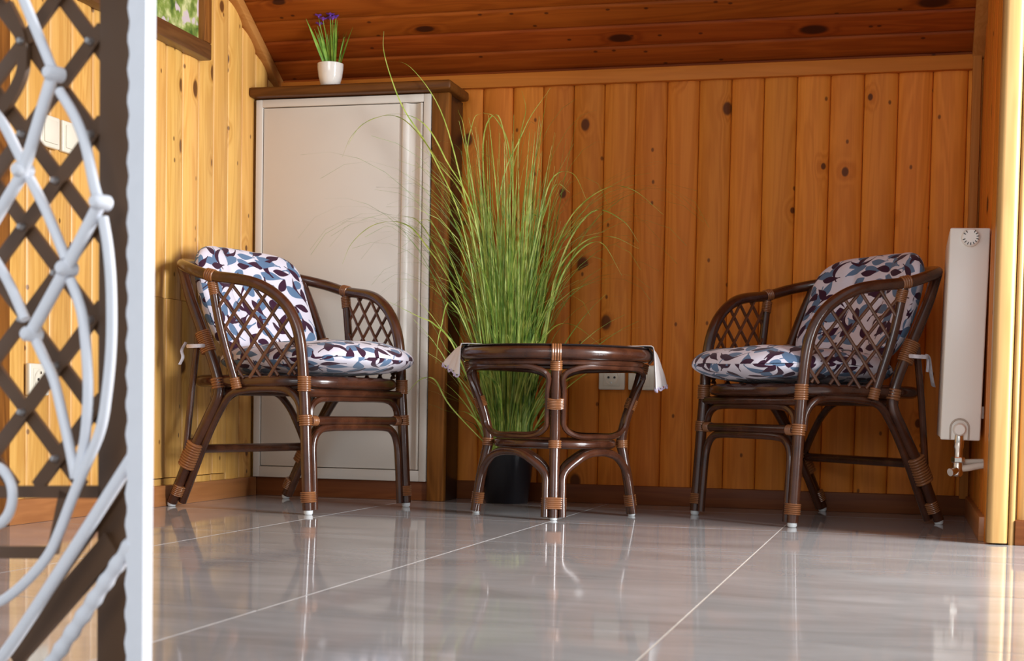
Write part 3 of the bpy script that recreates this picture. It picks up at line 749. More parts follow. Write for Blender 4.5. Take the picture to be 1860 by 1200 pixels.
for q in range(4):
    a = q*PI/2
    mb = MB(); tube(mb, cat_rom([pol(r, a, z) for r, z in LEG], 5), 0.0140, 12); mb.build('leg', M_CANE, tb)
    def bindp(r0, z0, r1, z1, ra, rb, turns):
        wrap(pol(r0, a, z0), pol(r1, a, z1), ra, rb, (math.cos(a), math.sin(a), 0), turns).build('binding', M_BIND, tb)
    bindp(0.2115, 0.060, 0.2155, 0.028, 0.0175, 0.0345, 6)
    bindp(0.205, 0.298, 0.215, 0.326, 0.0165, 0.0265, 7)
    bindp(0.243, 0.424, 0.238, 0.398, 0.0165, 0.0165, 5)
    bindp(0.1865, 0.212, 0.1875, 0.190, 0.0160, 0.0180, 4)
    # vertical strap of cane over the top ring
    for d in (-0.010, -0.0035, 0.0035, 0.010):
        mb = MB(); tube(mb, [off(a, 0.258, 0.465, 1, d), off(a, 0.2695, 0.450, 1, d), off(a, 0.2675, 0.436, 1, d), off(a, 0.258, 0.424, 1, d)], 0.0034, 6); mb.build('strap', M_BIND, tb)
    mb = MB(); lathe(mb, [(0, 0.0005), (0.009, 0.0005), (0.011, 0.004), (0.011, 0.010), (0, 0.010)], pol(0.218, a, 0), 12); mb.build('glide', M_GLIDE, tb)
    # closed loop of thin cane between this leg and the next, and the arch below
    b = a+PI/2
    def arcp(r, f, z): return pol(r, a+(b-a)*f, z)
    d = 0.022
    loop = [off(a,0.242,0.385,1,d), off(a,0.222,0.340,1,d), off(a,0.200,0.280,1,d), off(a,0.190,0.245,1,d+0.004), arcp(0.176,0.22,0.2235), arcp(0.166,0.5,0.2215), arcp(0.176,0.78,0.2235),
            off(b,0.190,0.245,-1,d+0.004), off(b,0.200,0.280,-1,d), off(b,0.222,0.340,-1,d), off(b,0.242,0.385,-1,d), arcp(0.238,0.83,0.405), arcp(0.232,0.68,0.4085), arcp(0.230,0.5,0.409), arcp(0.232,0.32,0.4085), arcp(0.238,0.17,0.405)]
    mb = MB(); tube(mb, cat_rom(loop, 4, closed=True), 0.0075, 8, closed=True); mb.build('loop_brace', M_CANE, tb)
    ar = [off(a,0.222,0.008,1,0.0235), off(a,0.211,0.075,1,0.0225), off(a,0.200,0.125,1,0.027), arcp(0.188,0.24,0.163), arcp(0.176,0.38,0.177), arcp(0.174,0.5,0.179), arcp(0.176,0.62,0.177), arcp(0.188,0.76,0.163), off(b,0.200,0.125,-1,0.027), off(b,0.211,0.075,-1,0.0225), off(b,0.222,0.008,-1,0.0235)]
    mb = MB(); tube(mb, cat_rom(ar, 5), 0.0105, 10); mb.build('arch_brace', M_CANE, tb)
# lace runner
def runner_pt(lat, z, v):
    """v: -1 = edge away from the room, +1 = edge nearest the camera; the hanging end flares away from the rim at the far edge and drops straight at the near edge"""
    hang = max(0.0, abs(lat)-0.262); sg = 1 if lat > 0 else -1
    k = min(1.0, hang/0.05)
    fold = 0.006*k*math.sin(v*8.0+(0.6 if sg > 0 else 2.0))
    l2 = lat - sg*hang*0.88*(v+1)/2 + sg*fold
    z2 = z - (0.016 if sg > 0 else 0.034)*k*(v+1)/2
    wide = (0.085 if sg > 0 else 0.07)*(1-0.25*k*(v < 0))
    return (v*wide, l2, z2)
def lace_runner():
    mb = MB(); lx = []
    # path across the table (lateral s, z): hangs at both ends
    path = [(-0.318,0.418),(-0.312,0.428),(-0.297,0.446),(-0.280,0.464),(-0.262,0.4705),(-0.2,0.4695),(-0.1,0.4690),(0,0.4690),(0.1,0.4690),(0.2,0.4695),(0.258,0.4712),(0.277,0.464),(0.288,0.445),(0.298,0.418),(0.308,0.390),(0.313,0.368)]
    P = cat_rom([(s, 0, z) for s, z in path], 3); nW = 16
    for i, p in enumerate(P):
        u = i/(len(P)-1)
        for j in range(nW+1):
            v = -1+2*j/nW
            mb.v.append(runner_pt(p.x, p.z, v))
    for i in range(len(P)-1):
        for j in range(nW):
            k = i*(nW+1)+j
            mb.f.append((k, k+1, k+nW+2, k+nW+1))
    o = mb.build('table_runner', M_LACE, None)
    sm = o.modifiers.new('thick', 'SOLIDIFY'); sm.thickness = 0.0012; sm.offset = 1
    o.location = (TX, TY, 0); o.rotation_euler = (0, 0, taz)
    return o, P
run, _ = lace_runner()
tag(run, 'white lace runner draped over both edges of the small rattan table', 'tablecloth')
# lace scallops along the hanging hem
M_HEM = simple('lilac_lace_edge', (0.62, 0.55, 0.72), 0.9, var=0.2, scale=500)
for lat0, zz in ((0.313, 0.368), (-0.318, 0.418)):
    pts = []
    for q in range(64):
        x, y, z = runner_pt(lat0, zz, -1+2*q/63)
        pts.append(Vector((x, y+(0.001 if lat0 > 0 else -0.001), z-0.009*abs(math.sin(q/63*9*PI))+0.002)))
    hm = MB(); tube(hm, pts, 0.0024, 5); hm.build('lace_edge', M_HEM, run)


# ------------------------------------------------------------------ tall grass in black pot
PX, PY = -1.205, 4.475
gp = thing('potted_grass', 'tall feathery artificial grass in a black pot between cabinet and table', 'plant', (PX, PY, 0))
mb = MB(); lathe(mb, [(0, 0.001), (0.064, 0.001), (0.067, 0.004), (0.083, 0.150), (0.085, 0.155), (0.082, 0.158), (0.078, 0.155), (0.076, 0.135), (0, 0.135)], seg=36); mb.build('pot', M_BLACKPOT, gp)
mb = MB(); lathe(mb, [(0.0, 0.1365), (0.05, 0.141), (0.0755, 0.1365)], seg=24); mb.build('soil', M_SOIL, gp)
def ylim(x):  # keep blades off the wall and the cupboard
    return (4.395 if x < -1.365 else 4.572)
def xlim(x, y): return x
def blade(mb, P, wd, fold=0.35):
    n = len(P); T = []
    side0 = None; b = len(mb.v)
    for i in range(n):
        t = (P[min(i+1, n-1)]-P[max(i-1, 0)]).normalized()
        if side0 is None:
            side0 = Vector((random.uniform(0.4, 1), random.uniform(-0.7, 0.7), 0))
        s = side0-t*side0.dot(t); s.normalize(); nrm = t.cross(s)
        u = i/(n-1); wi = wd*(0.55+1.2*u if u < 0.35 else 1.0*(1-((u-0.35)/0.65)**1.6))
        wi = max(wi, 0.00035)
        mb.v += [tuple(P[i]-s*wi), tuple(P[i]+nrm*wi*fold), tuple(P[i]+s*wi)]
    for i in range(n-1):
        k = b+3*i
        mb.f += [(k, k+1, k+4, k+3), (k+1, k+2, k+5, k+4)]
def grow(lean, az, L, bend, pw, n=11, r=None, wob=0.0):
    rr_ = r if r is not None else 0.055*math.sqrt(random.random())
    a2 = az+random.uniform(-1.0, 1.0)
    p = Vector((PX+rr_*math.cos(a2), PY+rr_*math.sin(a2)*0.9, 0.138)); P = [p.copy()]
    for i in range(n):
        u = (i+0.5)/n
        th = lean+bend*u**pw
        d = Vector((math.sin(th)*math.cos(az), math.sin(th)*math.sin(az), math.cos(th)))
        az += random.uniform(-wob, wob)
        p = p+d*(L/n)
        q = p.copy()
        if q.x < -1.365: q.y = min(q.y, 4.365-0.01*random.random())
        elif q.x < -1.33: q.y = min(q.y, 4.43)
        q.y = min(q.y, 4.565-0.02*random.random())
        q.z = max(q.z, 0.02)
        ex, ey = q.x-TX, q.y-TY; er = math.hypot(ex, ey)
        if q.z < 0.52 and er < 0.30: q.x = TX+ex/er*0.30; q.y = TY+ey/er*0.30
        P.append(q)
    return P
stuff = MB(); stuff2 = MB()
cnt = 0
def pick_az():
    # mostly sideways or towards the room
    a = random.uniform(-PI, PI)
    if math.sin(a) > 0.35 and random.random() < 0.75: a = -a
    return a
for k in range(400):
    u = random.random()
    if u < 0.62:   # upright dense core
        P = grow(abs(random.gauss(0.0, 0.055)), pick_az(), 0.48+0.58*random.random()**1.3, random.uniform(0.0, 0.22), 2.0, r=0.074*math.sqrt(random.random())); wd = random.uniform(0.0018, 0.0038)
    elif u < 0.86: # leaning arcs
        P = grow(abs(random.gauss(0.05, 0.06)), pick_az(), random.uniform(0.5, 1.05), random.uniform(0.4, 1.9), 3.2); wd = random.uniform(0.0012, 0.0024)
    else:          # low outward blades
        P = grow(random.uniform(0.2, 0.5), pick_az(), random.uniform(0.25, 0.6), random.uniform(0.3, 1.4), 1.6); wd = random.uniform(0.0015, 0.0028)
    if k < 110 and u < 0.86:
        mb = MB(); blade(mb, [p-Vector((PX, PY, 0)) for p in P], wd*1.15)
        mb.build('blade', M_GRASS, gp)
    else:
        blade(stuff if random.random() < 0.6 else stuff2, [p-Vector((PX, PY, 0)) for p in P], wd)
# hair-thin wisps
for k in range(110):
    P = grow(random.uniform(0.02, 0.25), pick_az(), random.uniform(0.7, 1.25), random.uniform(1.4, 2.7), 3.0, n=14)
    blade(stuff2, [p-Vector((PX, PY, 0)) for p in P], random.uniform(0.0006, 0.0011))
tag(stuff.build('fine_blades', M_GRASS, gp), kind='stuff')
tag(stuff2.build('deep_blades', M_GRASS2, gp), kind='stuff')
WISPS = [
 [(-1.215, 4.36, 0.362), (-1.277, 4.36, 0.728), (-1.334, 4.36, 0.978), (-1.404, 4.36, 1.196), (-1.503, 4.36, 1.329), (-1.578, 4.36, 1.35)],
 [(-1.224, 4.33, 0.362), (-1.301, 4.33, 0.775), (-1.41, 4.33, 1.042), (-1.509, 4.33, 1.193), (-1.554, 4.33, 1.294), (-1.579, 4.33, 1.378), (-1.579, 4.33, 1.433)],
 [(-1.227, 4.31, 0.328), (-1.278, 4.31, 0.822), (-1.385, 4.31, 1.021), (-1.501, 4.31, 1.159), (-1.599, 4.31, 1.168), (-1.669, 4.31, 1.12), (-1.701, 4.31, 1.054)],
 [(-1.232, 4.33, 0.328), (-1.267, 4.33, 0.808), (-1.375, 4.33, 1.041), (-1.446, 4.33, 1.15), (-1.535, 4.33, 1.183), (-1.642, 4.33, 1.156), (-1.691, 4.33, 1.095)],
 [(-1.248, 4.3, 0.262), (-1.306, 4.3, 0.591), (-1.431, 4.3, 0.79), (-1.502, 4.3, 0.849), (-1.59, 4.3, 0.845), (-1.661, 4.3, 0.792), (-1.693, 4.3, 0.726)],
 [(-1.237, 4.32, 0.262), (-1.293, 4.32, 0.526), (-1.384, 4.32, 0.742), (-1.456, 4.32, 0.856), (-1.527, 4.32, 0.868), (-1.58, 4.32, 0.857)],
 [(-1.243, 4.34, 0.295), (-1.282, 4.34, 0.528), (-1.337, 4.34, 0.694), (-1.401, 4.34, 0.827), (-1.445, 4.34, 0.864), (-1.489, 4.34, 0.812)],
 [(-1.195, 4.42, 0.262), (-1.104, 4.42, 0.533), (-1.065, 4.42, 0.733), (-1.0, 4.42, 0.881), (-0.9, 4.42, 0.958), (-0.816, 4.42, 0.952), (-0.723, 4.42, 0.877)],
 [(-1.195, 4.42, 0.262), (-1.086, 4.42, 0.466), (-1.047, 4.42, 0.699), (-0.964, 4.42, 0.798), (-0.88, 4.42, 0.814), (-0.795, 4.42, 0.777)],
 [(-1.213, 4.42, 0.262), (-1.165, 4.42, 0.532), (-1.118, 4.42, 0.783), (-1.07, 4.42, 0.982), (-1.002, 4.42, 1.005), (-0.956, 4.42, 0.922)],
 [(-1.207, 4.4, 0.228), (-1.14, 4.4, 0.398), (-1.056, 4.4, 0.532), (-0.988, 4.4, 0.549), (-0.903, 4.4, 0.491)],
 [(-1.258, 4.45, 0.329), (-1.241, 4.45, 0.872), (-1.167, 4.45, 1.138), (-1.083, 4.45, 1.269)],
 [(-1.205, 4.45, 0.364), (-1.162, 4.45, 0.871), (-1.122, 4.45, 1.071), (-1.091, 4.45, 1.261)],
 [(-1.223, 4.45, 0.364), (-1.17, 4.45, 0.82), (-1.101, 4.45, 0.887), (-1.06, 4.45, 0.977), (-1.016, 4.45, 0.952)],
 [(-1.264, 4.36, 0.144), (-1.354, 4.36, 0.293), (-1.409, 4.36, 0.377), (-1.458, 4.36, 0.376), (-1.506, 4.36, 0.324)],
 [(-1.253, 4.32, 0.195), (-1.327, 4.32, 0.46), (-1.398, 4.32, 0.543), (-1.451, 4.32, 0.568), (-1.559, 4.32, 0.618)],
 [(-1.207, 4.43, 0.262), (-1.097, 4.43, 0.466), (-1.033, 4.43, 0.75), (-0.942, 4.43, 0.89), (-0.849, 4.43, 0.864), (-0.797, 4.43, 0.797)],
 [(-1.221, 4.42, 0.262), (-1.273, 4.42, 0.701), (-1.332, 4.42, 1.037), (-1.317, 4.42, 1.171), (-1.291, 4.42, 1.195)],
 [(-1.224, 4.43, 0.262), (-1.259, 4.43, 0.735), (-1.287, 4.43, 1.105), (-1.241, 4.43, 1.187), (-1.203, 4.43, 1.036), (-1.183, 4.43, 0.868)],
 [(-1.222, 4.45, 0.296), (-1.187, 4.45, 0.837), (-1.21, 4.45, 1.09), (-1.255, 4.45, 1.183), (-1.294, 4.45, 1.201)],
 [(-1.211, 4.38, 0.296), (-1.294, 4.38, 0.747), (-1.33, 4.38, 1.114), (-1.354, 4.38, 1.198)],
 [(-1.239, 4.45, 0.295), (-1.214, 4.45, 0.838), (-1.175, 4.45, 1.122), (-1.159, 4.45, 1.205), (-1.173, 4.45, 1.264)],
 [(-1.178, 4.42, 0.263), (-1.062, 4.42, 0.599), (-0.997, 4.42, 0.749), (-0.913, 4.42, 0.798), (-0.844, 4.42, 0.698)],
 [(-1.245, 4.35, 0.228), (-1.338, 4.35, 0.595), (-1.39, 4.35, 0.528), (-1.403, 4.35, 0.427)]]
for path in WISPS:
    P = [Vector((PX+random.uniform(-0.04, 0.04), PY-0.03, 0.14))]+[Vector(p) for p in path[1:]]
    mb = MB(); blade(mb, [p-Vector((PX, PY, 0)) for p in cat_rom(P, 6)], 0.0024); mb.build('blade', M_GRASS, gp)

# ------------------------------------------------------------------ small pot of irises on the cabinet
ix, iy, iz = -1.788, 4.420, 1.2925
ip = thing('flower_pot', 'small white pot of purple flowers standing on top of the cabinet', 'plant', (ix, iy, iz))
mb = MB(); lathe(mb, [(0, 0.0005), (0.026, 0.0005), (0.030, 0.004), (0.037, 0.030), (0.0405, 0.055), (0.041, 0.070), (0.039, 0.071), (0.0375, 0.066), (0.036, 0.058), (0, 0.058)], seg=32); mb.build('pot', M_CERAM, ip)
mb = MB(); lathe(mb, [(0, 0.060), (0.0365, 0.0585)], seg=16); mb.build('soil', M_SOIL, ip)
for k in range(26):
    az = 2*PI*k/26+random.uniform(-0.2, 0.2); r0_ = random.uniform(0.004, 0.030); ln = random.uniform(0.09, 0.145)
    le = r0_/0.030*0.42+random.uniform(-0.05, 0.08); P = []
    p = Vector((r0_*math.cos(az), r0_*math.sin(az), 0.058))
    for i in range(8):
        P.append(p+Vector((0, -0.42*max(0, p.z-0.075), 0))); th = le+0.15*i/8
        p = p+Vector((math.sin(th)*math.cos(az), math.sin(th)*math.sin(az), math.cos(th)))*ln/7
    mb = MB(); blade(mb, P, random.uniform(0.0032, 0.0050)); mb.build('leaf', M_LEAF, ip)
for (dx, dy, dz) in ((-0.018, -0.004, 0.203), (-0.002, -0.012, 0.192), (-0.022, 0.006, 0.183), (0.022, -0.006, 0.204), (0.030, -0.010, 0.194), (0.014, 0.010, 0.198), (0.036, 0.004, 0.200)):
    dy -= 0.42*(dz-0.075)
    mb = MB(); tube(mb, cat_rom([(dx*0.3, 0, 0.058), (dx*0.7, dy*0.55, 0.14), (dx, dy, dz)], 4), 0.0011, 5); st = mb.build('stem', M_LEAF, ip)
    mb = MB()
    for q in range(6):
        a = q*PI/3+dx*40; c = Vector((dx, dy, dz))
        d = Vector((math.cos(a), math.sin(a), 0.35)); n_ = Vector((-math.sin(a), math.cos(a), 0))
        i0 = len(mb.v)
        mb.v += [tuple(c), tuple(c+d*0.010+n_*0.0055+Vector((0,0,0.001))), tuple(c+d*0.017), tuple(c+d*0.010-n_*0.0055+Vector((0,0,0.001)))]
        mb.f.append((i0, i0+1, i0+2, i0+3))
    lathe(mb, [(0, -0.004), (0.003, 0), (0.0025, 0.005), (0, 0.007)], (dx, dy, dz), 8)
    mb.build('flower', M_PURPLE, ip)

# ------------------------------------------------------------------ sockets and switches
def wall_plate(name, label, cat, mt, kind):
    t = thing(name, label, cat); t.matrix_world = mt
    w2 = 0.0415
    MB().box(-w2, w2, -0.010, 0.004, -w2*0.93, w2*0.93).build('plate', M_PLASTIC, t, bevel=0.004, segs=3)
    if kind == 'socket':
        mb = MB(); lathe(mb, [(0.0245, -0.0125), (0.0215, -0.0128), (0.0195, -0.0115), (0.0185, -0.003), (0.0, -0.003)], seg=28, axis='y'); mb.build('recess', M_PLASTIC, t)
        mb = MB().box(-0.027, 0.027, -0.0115, -0.0095, -0.027, 0.027); mb.build('cover', M_PLASTIC, t, bevel=0.0012)
        for sx in (-1, 1):
            mb = MB(); lathe(mb, [(0.0, -0.0136), (0.0036, -0.0136), (0.0036, -0.0125)], (0.0095*sx, 0, 0), 10, axis='y'); mb.build('pin_hole', M_DARK, t)
            MB().box(-0.0025, 0.0025, -0.0138, -0.0120, 0.0165*sx-0.003, 0.0165*sx+0.003).build('earth_clip', M_CHROME, t)
    else:
        MB().box(-0.029, 0.029, -0.0135, -0.009, -0.028, 0.028).build('rocker', M_PLASTIC, t, bevel=0.002)
    return t
def mat_back(x, z): return Matrix.Translation((x, YB-0.002, z))
def mat_left(y, z): return Matrix.Translation((XL+0.002, y, z)) @ Matrix.Rotation(PI/2, 4, 'Z')
wall_plate('power_socket', 'ivory wall socket with two pin holes, left of the pair behind the table', 'socket', mat_back(-0.902, 0.396), 'socket')
wall_plate('power_socket', 'ivory wall socket half hidden by the table leg, right of the pair', 'socket', mat_back(-0.808, 0.396), 'socket')
wall_plate('light_switch', 'ivory light switch on the left wall, nearer the cabinet', 'switch', mat_left(3.330, 0.947), 'switch')
wall_plate('light_switch', 'ivory light switch on the left wall, nearer the dark post', 'switch', mat_left(3.235, 0.947), 'switch')
wall_plate('power_socket', 'ivory wall socket low on the left wall behind the lattice', 'socket', mat_left(3.19, 0.345), 'socket')

# ------------------------------------------------------------------ framed picture on the left wall
py0, py1, pz0, pz1 = 3.372, 4.044, 1.298, 1.655
pc = thing('framed_picture', 'garden picture in a wide dark wooden frame on the left wall', 'picture', (XL, (py0+py1)/2, pz0))
fwid, cy_ = 0.047, (py0+py1)/2
def fbar(y0, y1, z0, z1): MB().box(-0.004, 0.036, y0-cy_, y1-cy_, z0-pz0, z1-pz0).build('frame_bar', M_DKWOODZ if (z1-z0) > (y1-y0) else M_FR, pc, bevel=0.004)
M_FR = wood('dark_frame_bar', (0.16, 0.065, 0.020), (0.07, 0.026, 0.009), knots=0.3, vary=0.03, axis='y')
fbar(py0, py1, pz0, pz0+fwid); fbar(py0, py1, pz1-fwid, pz1)
fbar(py0, py0+fwid, pz0+fwid, pz1-fwid); fbar(py1-fwid, py1, pz0+fwid, pz1-fwid)
MB().box(0.0, 0.016, py0+fwid-cy_, py1-fwid-cy_, fwid, pz1-pz0-fwid).build('print', M_PICT, pc, smooth=False)

# ------------------------------------------------------------------ radiator
RX, RY, RZ = 0.172, 3.845, 0.236
rd = thing('radiator', 'white panel radiator with dial and chrome valve on the right alcove wall', 'radiator', (RX, RY, RZ))
rd.rotation_euler = (0, math.radians(0.9), 0)
W_, H_, LN = 0.095, 0.522, 0.46
# end cover with a shallow arch cut for the valve cap
mb = MB().box(-W_, 0.0, 0.0, 0.012, 0.0, H_); mb.build('end_cover', M_RAD, rd, bevel=0.004, segs=3)
MB().box(-W_-0.001, -W_+0.012, 0.010, LN, 0.004, H_-0.004).build('front_panel', M_RAD, rd, bevel=0.004)
MB().box(-0.016, -0.001, 0.010, LN, 0.004, H_-0.004).build('rear_panel', M_RAD, rd, bevel=0.003)
for k in range(9):
    MB().box(-W_+0.014, -0.018, 0.03+k*0.046, 0.058+k*0.046, H_-0.010, H_-0.006).build('grille_slat', M_RAD, rd, smooth=False)
MB().box(0.0, 0.012, 0.05, 0.08, 0.40, 0.43).build('bracket', M_RAD, rd); MB().box(0.0, 0.012, 0.05, 0.08, 0.055, 0.085).build('bracket', M_RAD, rd)
mb = MB(); lathe(mb, [(0.0, -0.014), (0.018, -0.014), (0.0215, -0.011), (0.0225, 0.0), (0.0, 0.0)], (-0.046, 0, H_-0.024), 32, axis='y'); dl = mb.build('thermostat_dial', M_RAD, rd)
for k in range(14):
    a = math.radians(200+k*24)
    if 60 < (math.degrees(a) % 360) < 110: continue
    c = Vector((-0.046+0.0165*math.cos(a), -0.0145, H_-0.024+0.0165*math.sin(a)))
    mb = MB(); tube(mb, [c-Vector((math.cos(a), 0, math.sin(a)))*0.003, c+Vector((math.cos(a), 0, math.sin(a)))*0.003], 0.0011, 5); mb.build('mark', M_DARK, dl)
# valve cap in its arched seat
mb = MB(); pts = [Vector((-0.050+0.022*math.cos(a), -0.001, 0.030+0.022*math.sin(a))) for a in [PI*k/14 for k in range(15)]]
pts = [Vector((-0.028, -0.001, 0.001))]+pts+[Vector((-0.072, -0.001, 0.001))]
tube(mb, pts, 0.0022, 6); mb.build('cap_rim', simple('tan_enamel_edge', (0.42, 0.34, 0.27), 0.5), rd)  # rim in a darker tan than the rest of the radiator
mb = MB(); lathe(mb, [(0.0, -0.020), (0.012, -0.020), (0.0155, -0.015), (0.0165, 0.0), (0.0, 0.0)], (-0.050, 0, 0.026), 24, axis='y'); mb.build('valve_cap', M_RAD, rd)
def hexnut(c, r, h, name, mat):
    mb = MB(); lathe(mb, [(0.0, 0), (r*0.9, 0), (r, h*0.15), (r, h*0.85), (r*0.9, h), (0.0, h)], c, 6); mb.build(name, mat, rd, smooth=False)
mb = MB(); lathe(mb, [(0.0115, 0.012), (0.0125, 0.0), (0.0125, -0.018), (0.010, -0.022), (0.010, -0.045)], (-0.050, 0.004, 0.0), 18); mb.build('valve_body', M_CHROME, rd)
hexnut((-0.050, 0.004, -0.056), 0.0165, 0.014, 'hex_nut', M_CHROME)
mb = MB(); lathe(mb, [(0.0125, -0.050), (0.0125, -0.085), (0.009, -0.090), (0.0, -0.090)], (-0.050, 0.004, 0.0), 18); mb.build('elbow', M_CHROME, rd)
mb = MB(); tube(mb, [(-0.050, 0.004, -0.072), (-0.062, -0.010, -0.078), (-0.068, -0.016, -0.080)], 0.010, 12); mb.build('drain_cap', M_CHROME, rd)
mb = MB(); tube(mb, cat_rom([(-0.042, 0.006, -0.070), (-0.025, 0.010, -0.068), (0.0, 0.018, -0.062), (0.016, 0.022, -0.060)], 4), 0.0085, 12); mb.build('pipe', M_WPIPE, rd)
mb = MB(); tube(mb, cat_rom([(-0.042, 0.030, -0.056), (-0.020, 0.034, -0.054), (0.016, 0.040, -0.052)], 4), 0.0075, 12); mb.build('pipe', M_WPIPE, rd)

# ------------------------------------------------------------------ folding steel grille in the foreground
GATE = {'b1': [[-0.1865, 0.7377], [-0.1318, 0.6417]], 'b2': [[-0.1269, 0.6435], [-0.1699, 0.5484], [-0.1749, 0.5383]], 'b2b': [[-0.1749, 0.5383], [-0.21, 0.5011], [-0.2319, 0.4767]], 'b3': [[-0.1235, 0.6222], [-0.1015, 0.5947], [-0.0853, 0.5641], [-0.0715, 0.5194], [-0.0626, 0.5009]], 'b4': [[-0.0587, 0.5029], [-0.108, 0.4372], [-0.1625, 0.3689]], 'b5': [[-0.2215, 0.6077], [-0.2033, 0.5875], [-0.1766, 0.5488]], 'b6': [[-0.1673, 0.5337], [-0.142, 0.4977], [-0.1129, 0.4476]], 'b6b': [[-0.1063, 0.4257], [-0.0948, 0.4043], [-0.0866, 0.3785], [-0.0799, 0.3215], [-0.0821, 0.2757], [-0.0875, 0.2469], [-0.0971, 0.2189]], 'b7': [[-0.0594, 0.4879], [-0.0521, 0.4567], [-0.0472, 0.4145], [-0.0468, 0.3583], [-0.0528, 0.3075], [-0.062, 0.2693], [-0.0842, 0.2298], [-0.1011, 0.2003], [-0.1224, 0.1596], [-0.1406, 0.1326], [-0.1745, 0.1029], [-0.2066, 0.0824], [-0.2314, 0.0731]], 'b8': [[-0.223, 0.4515], [-0.1995, 0.4241], [-0.1745, 0.3854]], 'b9': [[-0.1591, 0.3648], [-0.1456, 0.3443], [-0.1305, 0.3211], [-0.1163, 0.2808], [-0.1054, 0.2464], [-0.098, 0.2189]], 'b10': [[-0.0164, 0.2424], [-0.1156, 0.125], [-0.2013, 0.0274], [-0.2269, -0.0008]], 'b11': [[-0.0158, 0.1563], [-0.0721, 0.0877], [-0.1276, 0.02], [-0.1401, 0.0039]], 'ring': [[-0.1938, 0.196], [-0.1963, 0.1833], [-0.2034, 0.1722], [-0.2142, 0.1645], [-0.2271, 0.1612], [-0.24, 0.163], [-0.2511, 0.1697], [-0.2585, 0.1801], [-0.2612, 0.1928], [-0.2585, 0.2058], [-0.2511, 0.2169], [-0.2401, 0.2245], [-0.2271, 0.2275], [-0.2143, 0.2255], [-0.2035, 0.2188], [-0.1963, 0.2084]], 'rivets': [[-0.1277, 0.6396], [-0.0587, 0.5029], [-0.108, 0.4372], [-0.1608, 0.3695], [-0.1749, 0.5429]], 'lattice': [[[-0.2788, 0.7429], [-0.2522, 0.7637]], [[-0.1853, 0.755], [-0.0987, 0.6635]], [[-0.2787, 0.6411], [-0.1455, 0.7498]], [[-0.2788, 0.7527], [-0.0981, 0.5669]], [[-0.2786, 0.5387], [-0.0989, 0.6915]], [[-0.2787, 0.651], [-0.0975, 0.4698]], [[-0.2785, 0.4357], [-0.0983, 0.595]], [[-0.2786, 0.5486], [-0.0969, 0.3722]], [[-0.2784, 0.3321], [-0.0977, 0.4981]], [[-0.2785, 0.4457], [-0.0963, 0.274]], [[-0.2783, 0.2278], [-0.0971, 0.4006]], [[-0.2784, 0.3421], [-0.1298, 0.2063]], [[-0.1968, 0.2034], [-0.0965, 0.3025]], [[-0.2783, 0.2379], [-0.2373, 0.2017]]], 'latriv': [[-0.1652, 0.7337], [-0.1648, 0.6355], [-0.1643, 0.5366], [-0.1639, 0.4372], [-0.1635, 0.3373], [-0.1631, 0.2367], [-0.1126, 0.679], [-0.1121, 0.5821], [-0.1115, 0.4846], [-0.1109, 0.3866], [-0.1104, 0.288], [-0.2174, 0.6904], [-0.2171, 0.5902], [-0.2168, 0.4894], [-0.2165, 0.3881], [-0.2162, 0.2862]], 'hb': [[[-0.2737, 0.1951], [-0.0959, 0.2031]], [[-0.2736, 0.1265], [-0.1755, 0.133]], [[-0.1712, 0.1332], [-0.1518, 0.2006]]], 'bd': [[[-0.0735, 0.1503], [-0.2279, -0.0085]], [[-0.0515, 0.2214], [-0.2424, 0.003]]], 'brownarc': [[-0.243, 0.7326], [-0.2226, 0.7004], [-0.2165, 0.676], [-0.2208, 0.6526], [-0.2436, 0.626], [-0.2696, 0.6118]]}
gt = thing('folding_grille', 'blurred pale and brown folding steel lattice grille standing in the left foreground', 'gate', (-0.7474, 1.36, 0), math.radians(-16))
def g3(p, y): return Vector((p[0], y, max(p[1], 0.012)))
def clip(P):
    return P
def gbar(name, pts, r, y, mat, n=6, closed=False, flat=None, wavy=False):
    P = cat_rom([g3(p, y) for p in pts], n, closed) if len(pts) > 2 else [g3(pts[0], y).lerp(g3(pts[1], y), k/20) for k in range(21)]
    mb = MB()
    if flat:
        tube(mb, P, flat[0], rect=True, up=(0, 1, 0), r2=flat[1], closed=closed)
        # N is along y (thickness), B in plane
    else:
        rad = [r*(1+0.12*math.sin(i*1.9)) for i in range(len(P))] if wavy else r
        tube(mb, P, rad, 10, closed=closed)
    return mb.build(name, mat, gt)
PALE_R = {'b4': 0.0068, 'b2': 0.0066, 'b2b': 0.0066, 'b10': 0.0068, 'b11': 0.0074}
for k in ('b1','b2','b2b','b3','b4','b5','b6','b6b','b7','b8','b9','b10'):
    gbar('pale_bar', GATE[k], PALE_R.get(k, 0.0056), -0.004 if k in ('b2','b2b','b4') else 0.0, M_PALE)
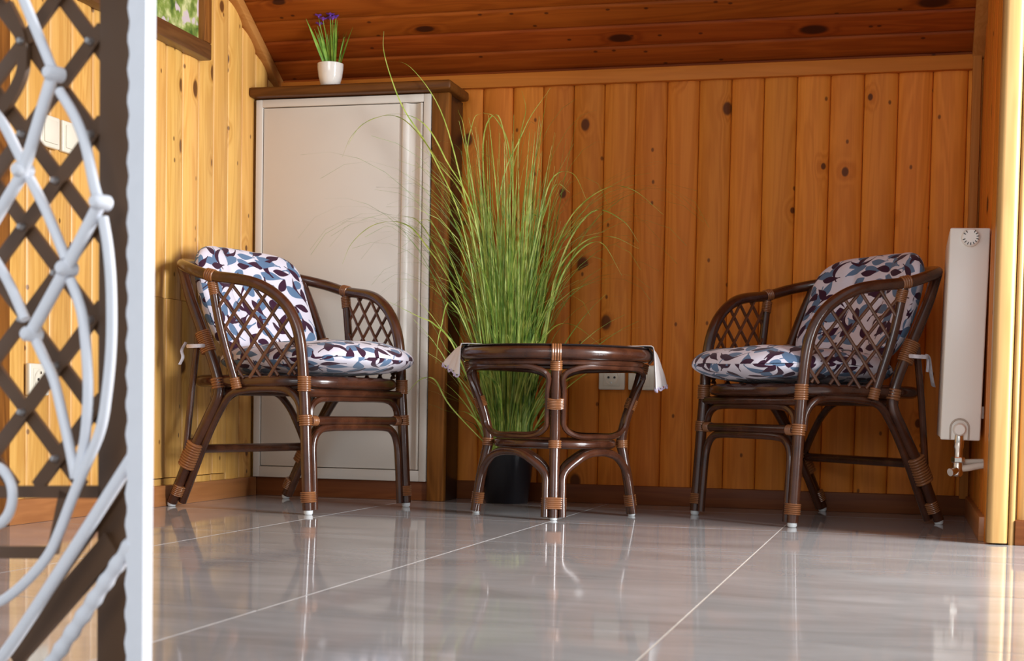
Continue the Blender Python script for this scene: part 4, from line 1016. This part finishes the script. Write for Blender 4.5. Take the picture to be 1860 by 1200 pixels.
# hammered bar
p0, p1 = GATE['b11'][0], GATE['b11'][1]
P = [g3(p0, 0).lerp(g3((p0[0]+(p1[0]-p0[0])*2.2, p0[1]+(p1[1]-p0[1])*2.2), 0), k/28) for k in range(29)]
mb = MB(); tube(mb, P, [0.0078*(1+0.13*math.sin(k*1.7)) for k in range(29)], 10); mb.build('hammered_bar', M_PALE, gt)
gbar('ring', GATE['ring'], 0.0056, 0.0, M_PALE, 4, closed=True)
for c in GATE['rivets']:
    mb = MB(); lathe(mb, [(0.0, -0.016), (0.005, -0.0155), (0.0078, -0.012), (0.0082, 0.006), (0.0, 0.006)], (c[0], 0, c[1]), 14, axis='y'); mb.build('rivet', M_PALE, gt)
# pale hammered edge of the post
zz = [0.0+0.80*k/120 for k in range(121)]
mb = MB()
for z in zz:
    wv = 0.0016*math.sin(z/0.0305*2*PI)
    mb.v += [(-0.0185+wv, -0.006, z), (0.0050, -0.006, z), (0.0050, 0.008, z), (-0.0185+wv, 0.008, z)]
for i in range(120):
    for k in range(4):
        l = (k+1) % 4; mb.f.append((4*i+k, 4*i+l, 4*i+4+l, 4*i+4+k))
mb.f += [(3,2,1,0), (480,481,482,483)]
mb.build('post', M_PALE, gt, smooth=False)
MB().box(-0.101, -0.040, 0.033, 0.047, 0.0, 0.775).build('shaded_face', M_BROWN, gt, bevel=0.002)  # added brown strip standing for the shaded face of the post
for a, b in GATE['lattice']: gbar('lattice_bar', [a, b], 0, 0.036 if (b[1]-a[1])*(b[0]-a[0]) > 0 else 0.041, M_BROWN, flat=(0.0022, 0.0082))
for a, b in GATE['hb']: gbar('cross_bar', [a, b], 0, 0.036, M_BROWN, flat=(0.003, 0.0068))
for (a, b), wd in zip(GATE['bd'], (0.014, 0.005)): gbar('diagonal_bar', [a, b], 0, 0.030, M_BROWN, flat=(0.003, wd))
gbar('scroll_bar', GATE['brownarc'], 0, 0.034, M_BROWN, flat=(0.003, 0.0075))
for c in GATE['latriv']:
    mb = MB(); lathe(mb, [(0.0, 0.026), (0.003, 0.0265), (0.0042, 0.030), (0.0042, 0.036), (0.0, 0.036)], (c[0], 0, c[1]), 10, axis='y'); mb.build('rivet', M_RIVET, gt)
# far side of the grille, out of frame, that the bars hang from
MB().box(-0.310, -0.285, 0.0, 0.045, 0.0, 0.80).build('post', M_PALE, gt, bevel=0.002)
MB().box(-0.300, 0.015, 0.0, 0.045, 0.750, 0.772).build('top_rail', M_PALE, gt, bevel=0.002)
